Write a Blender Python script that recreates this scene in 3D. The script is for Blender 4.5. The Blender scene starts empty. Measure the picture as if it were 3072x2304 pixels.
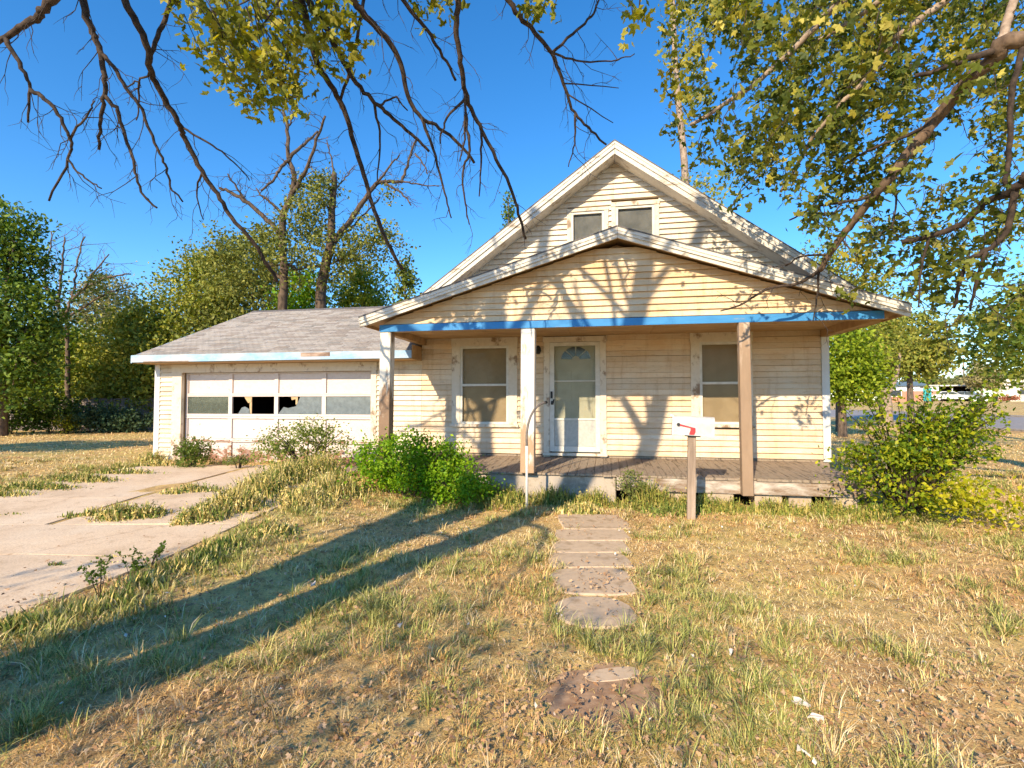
import bpy, bmesh, math, random
import numpy as np
from mathutils import Vector, Matrix, Quaternion

random.seed(7)
rng = np.random.default_rng(7)
SC = bpy.context.scene
COL = SC.collection
R = math.radians

# ------------------------------------------------------------------ camera
EYE = 1.55
FPX, CX, CY, PITCH = 1527.8, 1536.0, 1152.0, R(1.905)
cam_d = bpy.data.cameras.new('camera')
cam = bpy.data.objects.new('camera', cam_d)
COL.objects.link(cam)
cam.location = (0, 0, EYE)
cam.rotation_euler = (R(90) + PITCH, 0, 0)
cam_d.sensor_width = 36.0
cam_d.lens = 36.0 * FPX / 3072.0
cam_d.clip_end = 3000
cam_d.clip_start = 0.05
SC.camera = cam

# ------------------------------------------------------------------ sky, sun, exposure
SUN = Vector((0.869, 1.67, -0.99)).normalized()      # the way the light travels
sun_el = math.asin(-SUN.z)
sun_az = math.atan2(-SUN.x, -SUN.y)
world = bpy.data.worlds.new('World')
SC.world = world
world.use_nodes = True
wn = world.node_tree.nodes
wl = world.node_tree.links
bg = wn['Background']
sky = wn.new('ShaderNodeTexSky')
sky.sky_type = 'NISHITA'
sky.sun_disc = False
sky.sun_elevation = sun_el
sky.sun_rotation = sun_az
sky.altitude = 300
sky.air_density = 1.0
sky.dust_density = 0.05
sky.ozone_density = 4.2
hsv = wn.new('ShaderNodeHueSaturation')
hsv.inputs['Saturation'].default_value = 1.25
wl.new(sky.outputs[0], hsv.inputs['Color'])
wl.new(hsv.outputs[0], bg.inputs[0])
bg.inputs[1].default_value = 0.15
sun_d = bpy.data.lights.new('sun', 'SUN')
sun_d.energy = 4.2
sun_d.angle = R(0.53)
sun_d.color = (1.0, 0.82, 0.57)
sun = bpy.data.objects.new('sun', sun_d)
sun.rotation_euler = SUN.to_track_quat('-Z', 'Y').to_euler()
sun.location = (-20, -30, 30)
COL.objects.link(sun)
SC.view_settings.view_transform = 'Standard'
SC.view_settings.look = 'None'
SC.view_settings.exposure = 0.86
SC.view_settings.gamma = 1.0
SC.view_settings.use_curve_mapping = False
SC.render.engine = 'CYCLES'
SC.cycles.use_denoising = True
SC.cycles.max_bounces = 5
SC.cycles.diffuse_bounces = 3
SC.cycles.transmission_bounces = 4
SC.cycles.use_adaptive_sampling = True
SC.cycles.adaptive_threshold = 0.02
SC.cycles.transparent_max_bounces = 8


# ------------------------------------------------------------------ photo geometry
CP, SP = math.cos(PITCH), math.sin(PITCH)


def ray(px, py):
    dx = (px - CX) / FPX
    dz = -(py - CY) / FPX
    return np.array([dx, CP - dz * SP, SP + dz * CP])


def PT(px, py, d):
    """point at forward distance d on the line of sight"""
    r = ray(px, py)
    p = r * (d / r[1])
    return Vector((p[0], p[1], p[2] + EYE))


TH = R(10.5)
HO = Vector((1.183, 9.6, 0.0))                    # foot of the front door
HA = Vector((math.cos(TH), -math.sin(TH), 0))     # along the front, to the right
HN = Vector((math.sin(TH), math.cos(TH), 0))      # into the house


def HW(a, n, z=0.0):
    return HO + HA * a + HN * n + Vector((0, 0, z))


def sstep(x):
    x = np.clip(x, 0, 1)
    return x * x * (3 - 2 * x)


def hgt(x, y):
    """height of the ground"""
    x = np.asarray(x, float)
    y = np.asarray(y, float)
    a = (x - HO.x) * HA.x + (y - HO.y) * HA.y
    up = 0.24 * sstep((y - 3.0) / 7.0) * sstep((-x - 0.6) / 2.6)
    rise = np.interp(a, [0, 19, 20, 29, 46, 500], [0, 0.0, 0.05, 0.45, 1.5, 1.6])
    bumps = 0.018 * np.sin(1.7 * x + 0.6 * y) * np.cos(1.3 * y - 0.5 * x) + 0.010 * np.sin(4.1 * x + 1.0) * np.sin(3.7 * y)
    near = sstep((a + 30) / 5)
    return up + rise + bumps * near


def H1(x, y):
    return float(hgt(x, y))


def G(px, py):
    """ground point seen at a pixel"""
    r = ray(px, py)
    z = -EYE
    for _ in range(12):
        t = z / r[2]
        z = H1(r[0] * t, r[1] * t) - EYE
    t = z / r[2]
    return Vector((r[0] * t, r[1] * t, z + EYE))


# ------------------------------------------------------------------ materials
def new_mat(name):
    m = bpy.data.materials.new(name)
    m.use_nodes = True
    nt = m.node_tree
    b = nt.nodes['Principled BSDF']
    return m, nt.nodes, nt.links, b


def c4(c):
    return (c[0], c[1], c[2], 1.0)


def ramp(nodes, stops):
    r = nodes.new('ShaderNodeValToRGB')
    e = r.color_ramp.elements
    while len(e) < len(stops):
        e.new(0.5)
    for i, (p, c) in enumerate(stops):
        e[i].position = p
        e[i].color = c4(c)
    return r


def noise(nodes, links, scale, detail=5, rough=0.6, coord='Object', stretch=(1, 1, 1)):
    tc = nodes.new('ShaderNodeTexCoord')
    mp = nodes.new('ShaderNodeMapping')
    mp.inputs['Scale'].default_value = stretch
    n = nodes.new('ShaderNodeTexNoise')
    n.inputs['Scale'].default_value = scale
    n.inputs['Detail'].default_value = detail
    n.inputs['Roughness'].default_value = rough
    links.new(tc.outputs[coord], mp.inputs[0])
    links.new(mp.outputs[0], n.inputs['Vector'])
    return n


def mixc(nodes, links, fac, a, b, mode='MIX'):
    m = nodes.new('ShaderNodeMix')
    m.data_type = 'RGBA'
    m.blend_type = mode
    if isinstance(fac, float):
        m.inputs[0].default_value = fac
    else:
        links.new(fac, m.inputs[0])
    for sock, v in ((m.inputs[6], a), (m.inputs[7], b)):
        if isinstance(v, tuple):
            sock.default_value = c4(v)
        else:
            links.new(v, sock)
    return m.outputs[2]


def bump(nodes, links, b, src, strength=0.3, dist=0.01):
    bp = nodes.new('ShaderNodeBump')
    bp.inputs['Strength'].default_value = strength
    bp.inputs['Distance'].default_value = dist
    links.new(src, bp.inputs['Height'])
    links.new(bp.outputs[0], b.inputs['Normal'])


def m_speckle(name, c1, c2, scale=8, rough=0.7, stretch=(1, 1, 1), bs=0.25, c3=None, lo=0.35, hi=0.65, spec=0.3):
    m, N, L, b = new_mat(name)
    n = noise(N, L, scale, 6, 0.65, stretch=stretch)
    stops = [(lo, c1), (hi, c2)]
    if c3:
        stops = [(lo, c1), (0.5 * (lo + hi), c2), (hi, c3)]
    r = ramp(N, stops)
    L.new(n.outputs[0], r.inputs[0])
    L.new(r.outputs[0], b.inputs['Base Color'])
    b.inputs['Roughness'].default_value = rough
    b.inputs['Specular IOR Level'].default_value = spec
    bump(N, L, b, n.outputs[0], bs, 0.01)
    return m


def m_peel(name, paint, wood, amount=0.5, scale=6, stretch=(1, 1, 1), zlo=None, zhi=None, paint2=None, rough=0.6, soft=0.05):
    """old paint over bare wood; amount = share of wood; zlo/zhi: more wear towards zlo"""
    m, N, L, b = new_mat(name)
    n = noise(N, L, scale, 8, 0.7, stretch=stretch)
    fac = n.outputs[0]
    if zlo is not None:
        tc = N.new('ShaderNodeTexCoord')
        sp = N.new('ShaderNodeSeparateXYZ')
        L.new(tc.outputs['Object'], sp.inputs[0])
        mr = N.new('ShaderNodeMapRange')
        mr.inputs['From Min'].default_value = zlo
        mr.inputs['From Max'].default_value = zhi
        mr.inputs['To Min'].default_value = 0.30
        mr.inputs['To Max'].default_value = 0.0
        L.new(sp.outputs['Z'], mr.inputs['Value'])
        ad = N.new('ShaderNodeMath')
        L.new(fac, ad.inputs[0])
        L.new(mr.outputs[0], ad.inputs[1])
        fac = ad.outputs[0]
    t = 0.5 + (0.5 - amount) * 0.42
    r = ramp(N, [(t - soft, (0, 0, 0)), (t + soft, (1, 1, 1))])
    L.new(fac, r.inputs[0])
    n2 = noise(N, L, scale * 3.1, 5, 0.6, stretch=stretch)
    p = mixc(N, L, n2.outputs[0], tuple(0.82 * x for x in paint), paint2 or paint)
    w = mixc(N, L, n2.outputs[0], tuple(0.55 * x for x in wood), wood)
    col = mixc(N, L, r.outputs[0], p, w)
    L.new(col, b.inputs['Base Color'])
    b.inputs['Roughness'].default_value = rough
    b.inputs['Specular IOR Level'].default_value = 0.3
    bump(N, L, b, n2.outputs[0], 0.3, 0.006)
    return m


def m_leaf(name, trans=0.35, rough=0.5):
    """foliage; each leaf's own colour comes with its face"""
    m, N, L, b = new_mat(name)
    at = N.new('ShaderNodeAttribute')
    at.attribute_name = 'tint'
    L.new(at.outputs['Color'], b.inputs['Base Color'])
    b.inputs['Roughness'].default_value = rough
    b.inputs['Specular IOR Level'].default_value = 0.25
    tr = N.new('ShaderNodeBsdfTranslucent')
    bc = N.new('ShaderNodeHueSaturation')
    bc.inputs['Saturation'].default_value = 1.15
    bc.inputs['Value'].default_value = 1.25
    L.new(at.outputs['Color'], bc.inputs['Color'])
    L.new(bc.outputs[0], tr.inputs['Color'])
    mx = N.new('ShaderNodeMixShader')
    mx.inputs[0].default_value = trans
    L.new(b.outputs[0], mx.inputs[1])
    L.new(tr.outputs[0], mx.inputs[2])
    out = N['Material Output']
    L.new(mx.outputs[0], out.inputs['Surface'])
    return m


def m_siding(name, c_lo, c_mid, c_hi):
    m, N, L, b = new_mat(name)
    n1 = noise(N, L, 1.5, 7, 0.65, stretch=(1, 1, 2.0))
    n2 = noise(N, L, 16, 6, 0.7, stretch=(0.4, 1, 1.6))
    n3 = noise(N, L, 3.0, 7, 0.7, stretch=(3.0, 1, 0.35))
    r = ramp(N, [(0.30, c_lo), (0.50, c_mid), (0.70, c_hi)])
    L.new(n1.outputs[0], r.inputs[0])
    r2 = ramp(N, [(0.28, (0.60, 0.48, 0.36)), (0.46, (1, 1, 1))])
    L.new(n2.outputs[0], r2.inputs[0])
    col = mixc(N, L, 0.55, r.outputs[0], r2.outputs[0], 'MULTIPLY')
    r3 = ramp(N, [(0.30, (0.66, 0.54, 0.42)), (0.48, (1, 1, 1))])       # run down stains
    L.new(n3.outputs[0], r3.inputs[0])
    col = mixc(N, L, 0.5, col, r3.outputs[0], 'MULTIPLY')
    oi = N.new('ShaderNodeObjectInfo')
    ro = ramp(N, [(0.0, (0.86, 0.84, 0.82)), (1.0, (1.06, 1.05, 1.04))])
    L.new(oi.outputs['Random'], ro.inputs[0])
    col = mixc(N, L, 1.0, col, ro.outputs[0], 'MULTIPLY')
    L.new(col, b.inputs['Base Color'])
    b.inputs['Roughness'].default_value = 0.6
    b.inputs['Specular IOR Level'].default_value = 0.25
    bump(N, L, b, n2.outputs[0], 0.2, 0.005)
    return m


def m_glass(name, tint=(0.75, 0.8, 0.8), refl=0.12, dust=0.0, dustc=(0.4, 0.45, 0.45)):
    m, N, L, b = new_mat(name)
    tr = N.new('ShaderNodeBsdfTransparent')
    tr.inputs[0].default_value = c4(tint)
    gl = N.new('ShaderNodeBsdfGlossy')
    gl.inputs['Roughness'].default_value = 0.03
    mx = N.new('ShaderNodeMixShader')
    fr = N.new('ShaderNodeFresnel')
    fr.inputs[0].default_value = 1.5
    ad = N.new('ShaderNodeMath')
    ad.inputs[1].default_value = refl
    ad.operation = 'MULTIPLY'
    L.new(fr.outputs[0], ad.inputs[0])
    L.new(ad.outputs[0], mx.inputs[0])
    L.new(tr.outputs[0], mx.inputs[1])
    L.new(gl.outputs[0], mx.inputs[2])
    out = N['Material Output']
    if dust > 0:
        df = N.new('ShaderNodeBsdfDiffuse')
        n = noise(N, L, 9, 6, 0.7)
        rr = ramp(N, [(0.3, tuple(0.6 * x for x in dustc)), (0.7, dustc)])
        L.new(n.outputs[0], rr.inputs[0])
        L.new(rr.outputs[0], df.inputs[0])
        m2 = N.new('ShaderNodeMixShader')
        m2.inputs[0].default_value = dust
        L.new(mx.outputs[0], m2.inputs[1])
        L.new(df.outputs[0], m2.inputs[2])
        L.new(m2.outputs[0], out.inputs['Surface'])
    else:
        L.new(mx.outputs[0], out.inputs['Surface'])
    return m


def m_ground():
    m, N, L, b = new_mat('dry_lawn_soil')
    n1 = noise(N, L, 0.55, 6, 0.62)
    n2 = noise(N, L, 6.0, 8, 0.7)
    n3 = noise(N, L, 60.0, 4, 0.7)
    r1 = ramp(N, [(0.28, (0.44, 0.28, 0.15)), (0.46, (0.72, 0.53, 0.25)), (0.60, (0.68, 0.56, 0.24)), (0.75, (0.52, 0.48, 0.19))])
    L.new(n1.outputs[0], r1.inputs[0])
    r2 = ramp(N, [(0.34, (0.30, 0.22, 0.17)), (0.5, (0.92, 0.86, 0.76)), (0.68, (1.35, 1.2, 1.0))])
    L.new(n2.outputs[0], r2.inputs[0])
    col = mixc(N, L, 0.8, r1.outputs[0], r2.outputs[0], 'MULTIPLY')
    r3 = ramp(N, [(0.32, (0.5, 0.42, 0.35)), (0.55, (1.1, 1.05, 1.0))])
    L.new(n3.outputs[0], r3.inputs[0])
    col = mixc(N, L, 0.7, col, r3.outputs[0], 'MULTIPLY')
    L.new(col, b.inputs['Base Color'])
    b.inputs['Roughness'].default_value = 0.9
    b.inputs['Specular IOR Level'].default_value = 0.1
    bump(N, L, b, n3.outputs[0], 0.8, 0.02)
    return m


M = {}
M['ground'] = m_ground()
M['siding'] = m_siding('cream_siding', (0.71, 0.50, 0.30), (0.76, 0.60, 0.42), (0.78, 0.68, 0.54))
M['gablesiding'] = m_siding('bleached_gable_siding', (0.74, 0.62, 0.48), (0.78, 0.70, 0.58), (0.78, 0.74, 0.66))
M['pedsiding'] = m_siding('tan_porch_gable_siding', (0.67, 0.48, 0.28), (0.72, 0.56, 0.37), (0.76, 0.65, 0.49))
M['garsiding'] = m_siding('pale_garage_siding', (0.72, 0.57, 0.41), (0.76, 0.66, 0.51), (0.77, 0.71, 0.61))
M['wallback'] = m_speckle('wall_sheathing', (0.16, 0.10, 0.05), (0.22, 0.14, 0.07), 5)
M['trim'] = m_peel('old_white_trim', (0.70, 0.60, 0.46), (0.36, 0.24, 0.15), 0.28, 8, (0.55, 1, 0.4), paint2=(0.76, 0.68, 0.57))
M['fascia'] = m_peel('rake_paint', (0.66, 0.61, 0.53), (0.42, 0.34, 0.25), 0.28, 7, (0.3, 1, 1), paint2=(0.76, 0.71, 0.63))
M['corner'] = m_speckle('corner_trim', (0.58, 0.58, 0.57), (0.70, 0.69, 0.66), 5, stretch=(1, 1, 0.3))
M['soffit'] = m_speckle('soffit_paint', (0.34, 0.20, 0.09), (0.48, 0.31, 0.15), 6, stretch=(0.3, 1, 1))
M['blue'] = m_peel('blue_beam_paint', (0.03, 0.21, 0.52), (0.30, 0.36, 0.42), 0.10, 5, (0.3, 1, 1), paint2=(0.06, 0.28, 0.58))
M['paleblue'] = m_peel('faded_blue_fascia', (0.16, 0.38, 0.64), (0.62, 0.66, 0.68), 0.50, 3.2, (0.5, 1, 1), paint2=(0.30, 0.50, 0.72), soft=0.14)
M['barewood'] = m_speckle('bare_fascia_wood', (0.16, 0.10, 0.07), (0.45, 0.33, 0.26), 12, stretch=(0.3, 1, 1))
M['postL'] = m_peel('post_peeled_low', (0.82, 0.74, 0.62), (0.30, 0.19, 0.12), 0.33, 4, (1, 1, 0.25), zlo=0.6, zhi=2.5)
M['postM'] = m_peel('post_white', (0.72, 0.67, 0.60), (0.55, 0.36, 0.22), 0.25, 6, (1, 1, 0.3), zlo=0.2, zhi=1.4, paint2=(0.76, 0.72, 0.66))
M['postR'] = m_peel('post_bare', (0.74, 0.60, 0.48), (0.38, 0.26, 0.17), 0.62, 5, (1, 1, 0.2), zlo=0.3, zhi=3.0, soft=0.12)
M['deck'] = m_speckle('deck_wood', (0.12, 0.09, 0.065), (0.33, 0.26, 0.19), 7, stretch=(2.5, 0.35, 1), c3=(0.26, 0.195, 0.145))
M['deckfascia'] = m_peel('deck_fascia', (0.60, 0.53, 0.45), (0.30, 0.20, 0.13), 0.60, 6, (0.35, 1, 1.3), soft=0.1)
M['concrete'] = m_speckle('concrete_stoop', (0.26, 0.21, 0.16), (0.44, 0.37, 0.29), 5, c3=(0.36, 0.31, 0.26))
M['block'] = m_speckle('pier_block', (0.38, 0.29, 0.20), (0.54, 0.43, 0.31), 9)
M['drive'] = None
M['slab'] = m_speckle('path_slab_concrete', (0.40, 0.28, 0.17), (0.60, 0.45, 0.30), 6, c3=(0.52, 0.38, 0.25))
M['dirt'] = m_speckle('bare_dirt', (0.28, 0.16, 0.09), (0.46, 0.30, 0.18), 12, bs=0.6)
M['asphalt'] = m_speckle('worn_asphalt', (0.27, 0.23, 0.20), (0.36, 0.31, 0.27), 2.5)
M['shingle'] = None
M['gdoor'] = m_peel('garage_door_paint', (0.66, 0.56, 0.51), (0.33, 0.17, 0.11), 0.10, 9, (0.6, 1, 1), zlo=0.25, zhi=0.72, paint2=(0.74, 0.66, 0.63))
M['gdoorlow'] = m_peel('garage_door_worn', (0.72, 0.64, 0.58), (0.34, 0.17, 0.10), 0.50, 13, (0.35, 1, 1.2), soft=0.03)
M['whitemetal'] = m_speckle('white_sash', (0.58, 0.55, 0.48), (0.70, 0.67, 0.61), 8)
M['doorpaint'] = m_speckle('door_paint', (0.40, 0.41, 0.33), (0.47, 0.47, 0.39), 4)
M['screen'] = m_speckle('storm_panel', (0.40, 0.40, 0.36), (0.50, 0.49, 0.45), 20)
M['blind'] = m_speckle('window_blind', (0.30, 0.235, 0.155), (0.37, 0.295, 0.20), 3, rough=0.9)
M['darkfan'] = m_speckle('fanlight_glass', (0.03, 0.04, 0.045), (0.06, 0.07, 0.08), 5, rough=0.15, spec=0.6)
M['greyblind'] = m_speckle('attic_window_backing', (0.10, 0.11, 0.12), (0.20, 0.21, 0.22), 3)
M['glass'] = m_glass('window_glass', (0.93, 0.92, 0.89), 0.08)
M['dusty'] = m_glass('dusty_garage_glass', (0.5, 0.55, 0.55), 1.6, 0.62, (0.30, 0.36, 0.40))
M['dusty2'] = m_glass('grimy_garage_glass', (0.5, 0.55, 0.5), 1.6, 0.55, (0.17, 0.20, 0.17))
M['black'] = m_speckle('black_metal', (0.012, 0.012, 0.012), (0.03, 0.03, 0.03), 8, rough=0.4)
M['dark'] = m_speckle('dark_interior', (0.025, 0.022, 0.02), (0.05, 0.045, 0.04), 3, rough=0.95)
M['tan'] = m_speckle('cardboard', (0.42, 0.30, 0.16), (0.52, 0.38, 0.22), 6)
M['mailbox'] = m_speckle('mailbox_enamel', (0.44, 0.43, 0.42), (0.60, 0.59, 0.58), 6, rough=0.4, spec=0.5)
M['red'] = m_speckle('red_flag', (0.62, 0.03, 0.04), (0.72, 0.05, 0.05), 9, rough=0.4)
M['greywood'] = m_speckle('weathered_post', (0.20, 0.145, 0.105), (0.42, 0.32, 0.24), 9, stretch=(1, 1, 0.12))
M['fence'] = m_speckle('fence_wood', (0.16, 0.13, 0.12), (0.28, 0.24, 0.22), 6, stretch=(1, 1, 0.2))
M['pipe'] = m_speckle('pipe_paint', (0.55, 0.52, 0.47), (0.80, 0.77, 0.72), 9, stretch=(1, 1, 0.3), rough=0.4)
M['bark'] = m_speckle('bark', (0.07, 0.05, 0.038), (0.22, 0.16, 0.12), 14, stretch=(1, 1, 0.3), bs=0.9, rough=0.9)
M['barkd'] = m_speckle('dark_bark', (0.022, 0.016, 0.013), (0.085, 0.058, 0.042), 16, bs=0.8, rough=0.9)
M['barkl'] = m_speckle('pale_bark', (0.20, 0.145, 0.105), (0.42, 0.32, 0.24), 12, bs=0.7, rough=0.9)
M['barkb'] = m_speckle('brown_bark', (0.075, 0.048, 0.032), (0.22, 0.15, 0.10), 10, stretch=(1, 1, 0.4), bs=0.9, rough=0.9)
M['barkm'] = m_speckle('mid_bark', (0.04, 0.028, 0.02), (0.15, 0.105, 0.072), 10, stretch=(1, 1, 0.4), bs=0.9, rough=0.9)
M['twig'] = m_speckle('twig_bark', (0.03, 0.022, 0.018), (0.08, 0.056, 0.043), 20, rough=0.9)
M['leaf'] = m_leaf('leaves', 0.38)
M['leafd'] = m_leaf('dense_leaves', 0.25, 0.6)
M['grass'] = m_leaf('grass_blades', 0.08, 0.8)
M['litter'] = m_leaf('dry_leaf_litter', 0.05, 0.85)


def m_drive():
    m, N, L, b = new_mat('driveway_concrete')
    n1 = noise(N, L, 1.1, 7, 0.65)
    n2 = noise(N, L, 70, 4, 0.75)
    n3 = noise(N, L, 7, 8, 0.75)
    r = ramp(N, [(0.30, (0.54, 0.40, 0.26)), (0.48, (0.72, 0.55, 0.38)), (0.70, (0.78, 0.63, 0.46))])
    L.new(n1.outputs[0], r.inputs[0])
    r2 = ramp(N, [(0.30, (0.62, 0.58, 0.54)), (0.55, (1.06, 1.05, 1.04))])
    L.new(n2.outputs[0], r2.inputs[0])
    r3 = ramp(N, [(0.30, (0.60, 0.52, 0.45)), (0.45, (1, 1, 1))])
    L.new(n3.outputs[0], r3.inputs[0])
    col = mixc(N, L, 0.8, r.outputs[0], r2.outputs[0], 'MULTIPLY')
    col = mixc(N, L, 0.8, col, r3.outputs[0], 'MULTIPLY')
    L.new(col, b.inputs['Base Color'])
    b.inputs['Roughness'].default_value = 0.9
    b.inputs['Specular IOR Level'].default_value = 0.15
    bump(N, L, b, n2.outputs[0], 0.5, 0.004)
    return m


M['drive'] = m_drive()


def m_shingle():
    m, N, L, b = new_mat('asphalt_shingle')
    oi = N.new('ShaderNodeAttribute')
    oi.attribute_name = 'tint'
    n = noise(N, L, 16, 7, 0.8)
    r = ramp(N, [(0.3, (0.55, 0.55, 0.55)), (0.7, (1.3, 1.3, 1.3))])
    L.new(n.outputs[0], r.inputs[0])
    col = mixc(N, L, 1.0, oi.outputs['Color'], r.outputs[0], 'MULTIPLY')
    L.new(col, b.inputs['Base Color'])
    b.inputs['Roughness'].default_value = 0.95
    b.inputs['Specular IOR Level'].default_value = 0.1
    bump(N, L, b, n.outputs[0], 0.5, 0.004)
    return m


M['shingle'] = m_shingle()


# ------------------------------------------------------------------ mesh helpers
class MB:
    def __init__(s):
        s.v, s.f = [], []

    def quad8(s, p):
        """box from 8 corners: 4 bottom (ccw from below ...), 4 top"""
        k = len(s.v)
        s.v += [tuple(q) for q in p]
        s.f += [(k, k + 3, k + 2, k + 1), (k + 4, k + 5, k + 6, k + 7), (k, k + 1, k + 5, k + 4), (k + 1, k + 2, k + 6, k + 5),
                (k + 2, k + 3, k + 7, k + 6), (k + 3, k, k + 4, k + 7)]
        return s

    def box(s, x0, x1, y0, y1, z0, z1):
        return s.quad8([(x0, y0, z0), (x1, y0, z0), (x1, y1, z0), (x0, y1, z0), (x0, y0, z1), (x1, y0, z1), (x1, y1, z1), (x0, y1, z1)])

    def prism(s, poly, y0, y1):
        """poly in (x,z), pushed from y0 to y1"""
        k = len(s.v)
        n = len(poly)
        s.v += [(x, y0, z) for x, z in poly] + [(x, y1, z) for x, z in poly]
        s.f.append(tuple(range(k, k + n)))
        s.f.append(tuple(range(k + 2 * n - 1, k + n - 1, -1)))
        for i in range(n):
            j = (i + 1) % n
            s.f.append((k + i, k + n + i, k + n + j, k + j))
        return s

    def prism_z(s, poly, z0, z1):
        k = len(s.v)
        n = len(poly)
        s.v += [(p[0], p[1], (p[2] if len(p) > 2 else 0) + z0) for p in poly] + [(p[0], p[1], (p[2] if len(p) > 2 else 0) + z1) for p in poly]
        s.f.append(tuple(range(k + n - 1, k - 1, -1)))
        s.f.append(tuple(range(k + n, k + 2 * n)))
        for i in range(n):
            j = (i + 1) % n
            s.f.append((k + i, k + j, k + n + j, k + n + i))
        return s

    def tube(s, pts, rad, sides=8, cap=True):
        pts = [Vector(p) for p in pts]
        n = len(pts)
        k0 = len(s.v)
        up = None
        for i, p in enumerate(pts):
            t = (pts[min(i + 1, n - 1)] - pts[max(i - 1, 0)])
            if t.length < 1e-9:
                t = Vector((0, 0, 1))
            t.normalize()
            if up is None:
                up = Vector((0, 0, 1)) if abs(t.z) < 0.9 else Vector((1, 0, 0))
            u = (up - t * up.dot(t))
            if u.length < 1e-6:
                u = t.orthogonal()
            u.normalize()
            up = u
            w = t.cross(u)
            r = rad[i] if not isinstance(rad, (int, float)) else rad
            for j in range(sides):
                an = 2 * math.pi * j / sides
                s.v.append(tuple(p + u * (r * math.cos(an)) + w * (r * math.sin(an))))
        for i in range(n - 1):
            for j in range(sides):
                a = k0 + i * sides + j
                b = k0 + i * sides + (j + 1) % sides
                s.f.append((a, b, b + sides, a + sides))
        if cap:
            s.f.append(tuple(range(k0 + sides - 1, k0 - 1, -1)))
            s.f.append(tuple(range(k0 + (n - 1) * sides, k0 + n * sides)))
        return s

    def build(s, name, mat, parent=None, smooth=False, bevel=0.0):
        me = bpy.data.meshes.new(name)
        me.from_pydata(s.v, [], s.f)
        if smooth:
            me.polygons.foreach_set('use_smooth', [True] * len(me.polygons))
        me.materials.append(mat)
        o = bpy.data.objects.new(name, me)
        COL.objects.link(o)
        if parent:
            o.parent = parent
        if bevel:
            b = o.modifiers.new('edge', 'BEVEL')
            b.width = bevel
            b.segments = 1
        return o


def fast_mesh(name, V, F, mat, parent=None, tint=None, smooth=False):
    """V (n,3), F (m,k) arrays"""
    V = np.asarray(V, np.float32)
    F = np.asarray(F, np.int32)
    me = bpy.data.meshes.new(name)
    me.vertices.add(len(V))
    me.vertices.foreach_set('co', V.ravel())
    k = F.shape[1]
    me.loops.add(F.size)
    me.loops.foreach_set('vertex_index', F.ravel())
    me.polygons.add(len(F))
    me.polygons.foreach_set('loop_start', np.arange(0, F.size, k, dtype=np.int32))
    if smooth:
        me.polygons.foreach_set('use_smooth', np.ones(len(F), bool))
    me.update(calc_edges=True)
    if tint is not None:
        at = me.attributes.new('tint', 'FLOAT_COLOR', 'FACE')
        t = np.ones((len(F), 4), np.float32)
        t[:, :3] = tint
        at.data.foreach_set('color', t.ravel())
    me.materials.append(mat)
    o = bpy.data.objects.new(name, me)
    COL.objects.link(o)
    if parent:
        o.parent = parent
    return o


def empty(name, loc=(0, 0, 0), rz=0.0):
    o = bpy.data.objects.new(name, None)
    o.location = loc
    o.rotation_euler = (0, 0, rz)
    o.empty_display_size = 0.2
    COL.objects.link(o)
    return o


def tag(o, label=None, cat=None, group=None, kind=None):
    if label:
        o['label'] = label
    if cat:
        o['category'] = cat
    if group:
        o['group'] = group
    if kind:
        o['kind'] = kind
    return o


# value noise for scattering
def vnoise(x, y, seed=0):
    r = np.random.default_rng(seed)
    T = r.random((64, 64))
    xi = np.floor(x).astype(int)
    yi = np.floor(y).astype(int)
    fx = sstep(x - xi)
    fy = sstep(y - yi)
    a = T[xi % 64, yi % 64]
    b = T[(xi + 1) % 64, yi % 64]
    c = T[xi % 64, (yi + 1) % 64]
    d = T[(xi + 1) % 64, (yi + 1) % 64]
    return (a * (1 - fx) + b * fx) * (1 - fy) + (c * (1 - fx) + d * fx) * fy


def fbm(x, y, seed=0):
    return 0.55 * vnoise(x, y, seed) + 0.28 * vnoise(2.1 * x + 5, 2.1 * y + 9, seed + 1) + 0.17 * vnoise(4.3 * x, 4.3 * y, seed + 2)


# ------------------------------------------------------------------ ground
def axis(lo, hi, fine_lo, fine_hi, step):
    f = list(np.arange(fine_lo, fine_hi + 1e-6, step))
    out = []
    x, s = fine_lo, step
    while x > lo:
        s *= 1.25
        x -= s
        out.append(x)
    out = out[::-1] + f
    x, s = fine_hi, step
    while x < hi:
        s *= 1.25
        x += s
        out.append(x)
    return np.array(out)


gx = axis(-900, 900, -14, 14, 0.28)
gy = axis(-300, 1500, -2, 16, 0.28)
XX, YY = np.meshgrid(gx, gy)
ZZ = hgt(XX, YY)
V = np.stack([XX.ravel(), YY.ravel(), ZZ.ravel()], 1)
nx, ny = len(gx), len(gy)
ii, jj = np.meshgrid(np.arange(nx - 1), np.arange(ny - 1))
k = (jj * nx + ii).ravel()
ground = fast_mesh('ground', V, np.stack([k, k + 1, k + 1 + nx, k + nx], 1), M['ground'], smooth=True)
tag(ground, 'dry straw coloured lawn around the house', kind='structure')


def strip_sheet(mb, pts_l, pts_r, lift):
    """sheet following the ground between two edges (lists of (x,y))"""
    k = len(mb.v)
    n = len(pts_l)
    m = 7
    for (l, r) in zip(pts_l, pts_r):
        for q in range(m):
            t = q / (m - 1)
            x = l[0] + (r[0] - l[0]) * t
            y = l[1] + (r[1] - l[1]) * t
            mb.v.append((x, y, H1(x, y) + lift))
    for i in range(n - 1):
        for q in range(m - 1):
            a = k + i * m + q
            mb.f.append((a, a + 1, a + m + 1, a + m))


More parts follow.
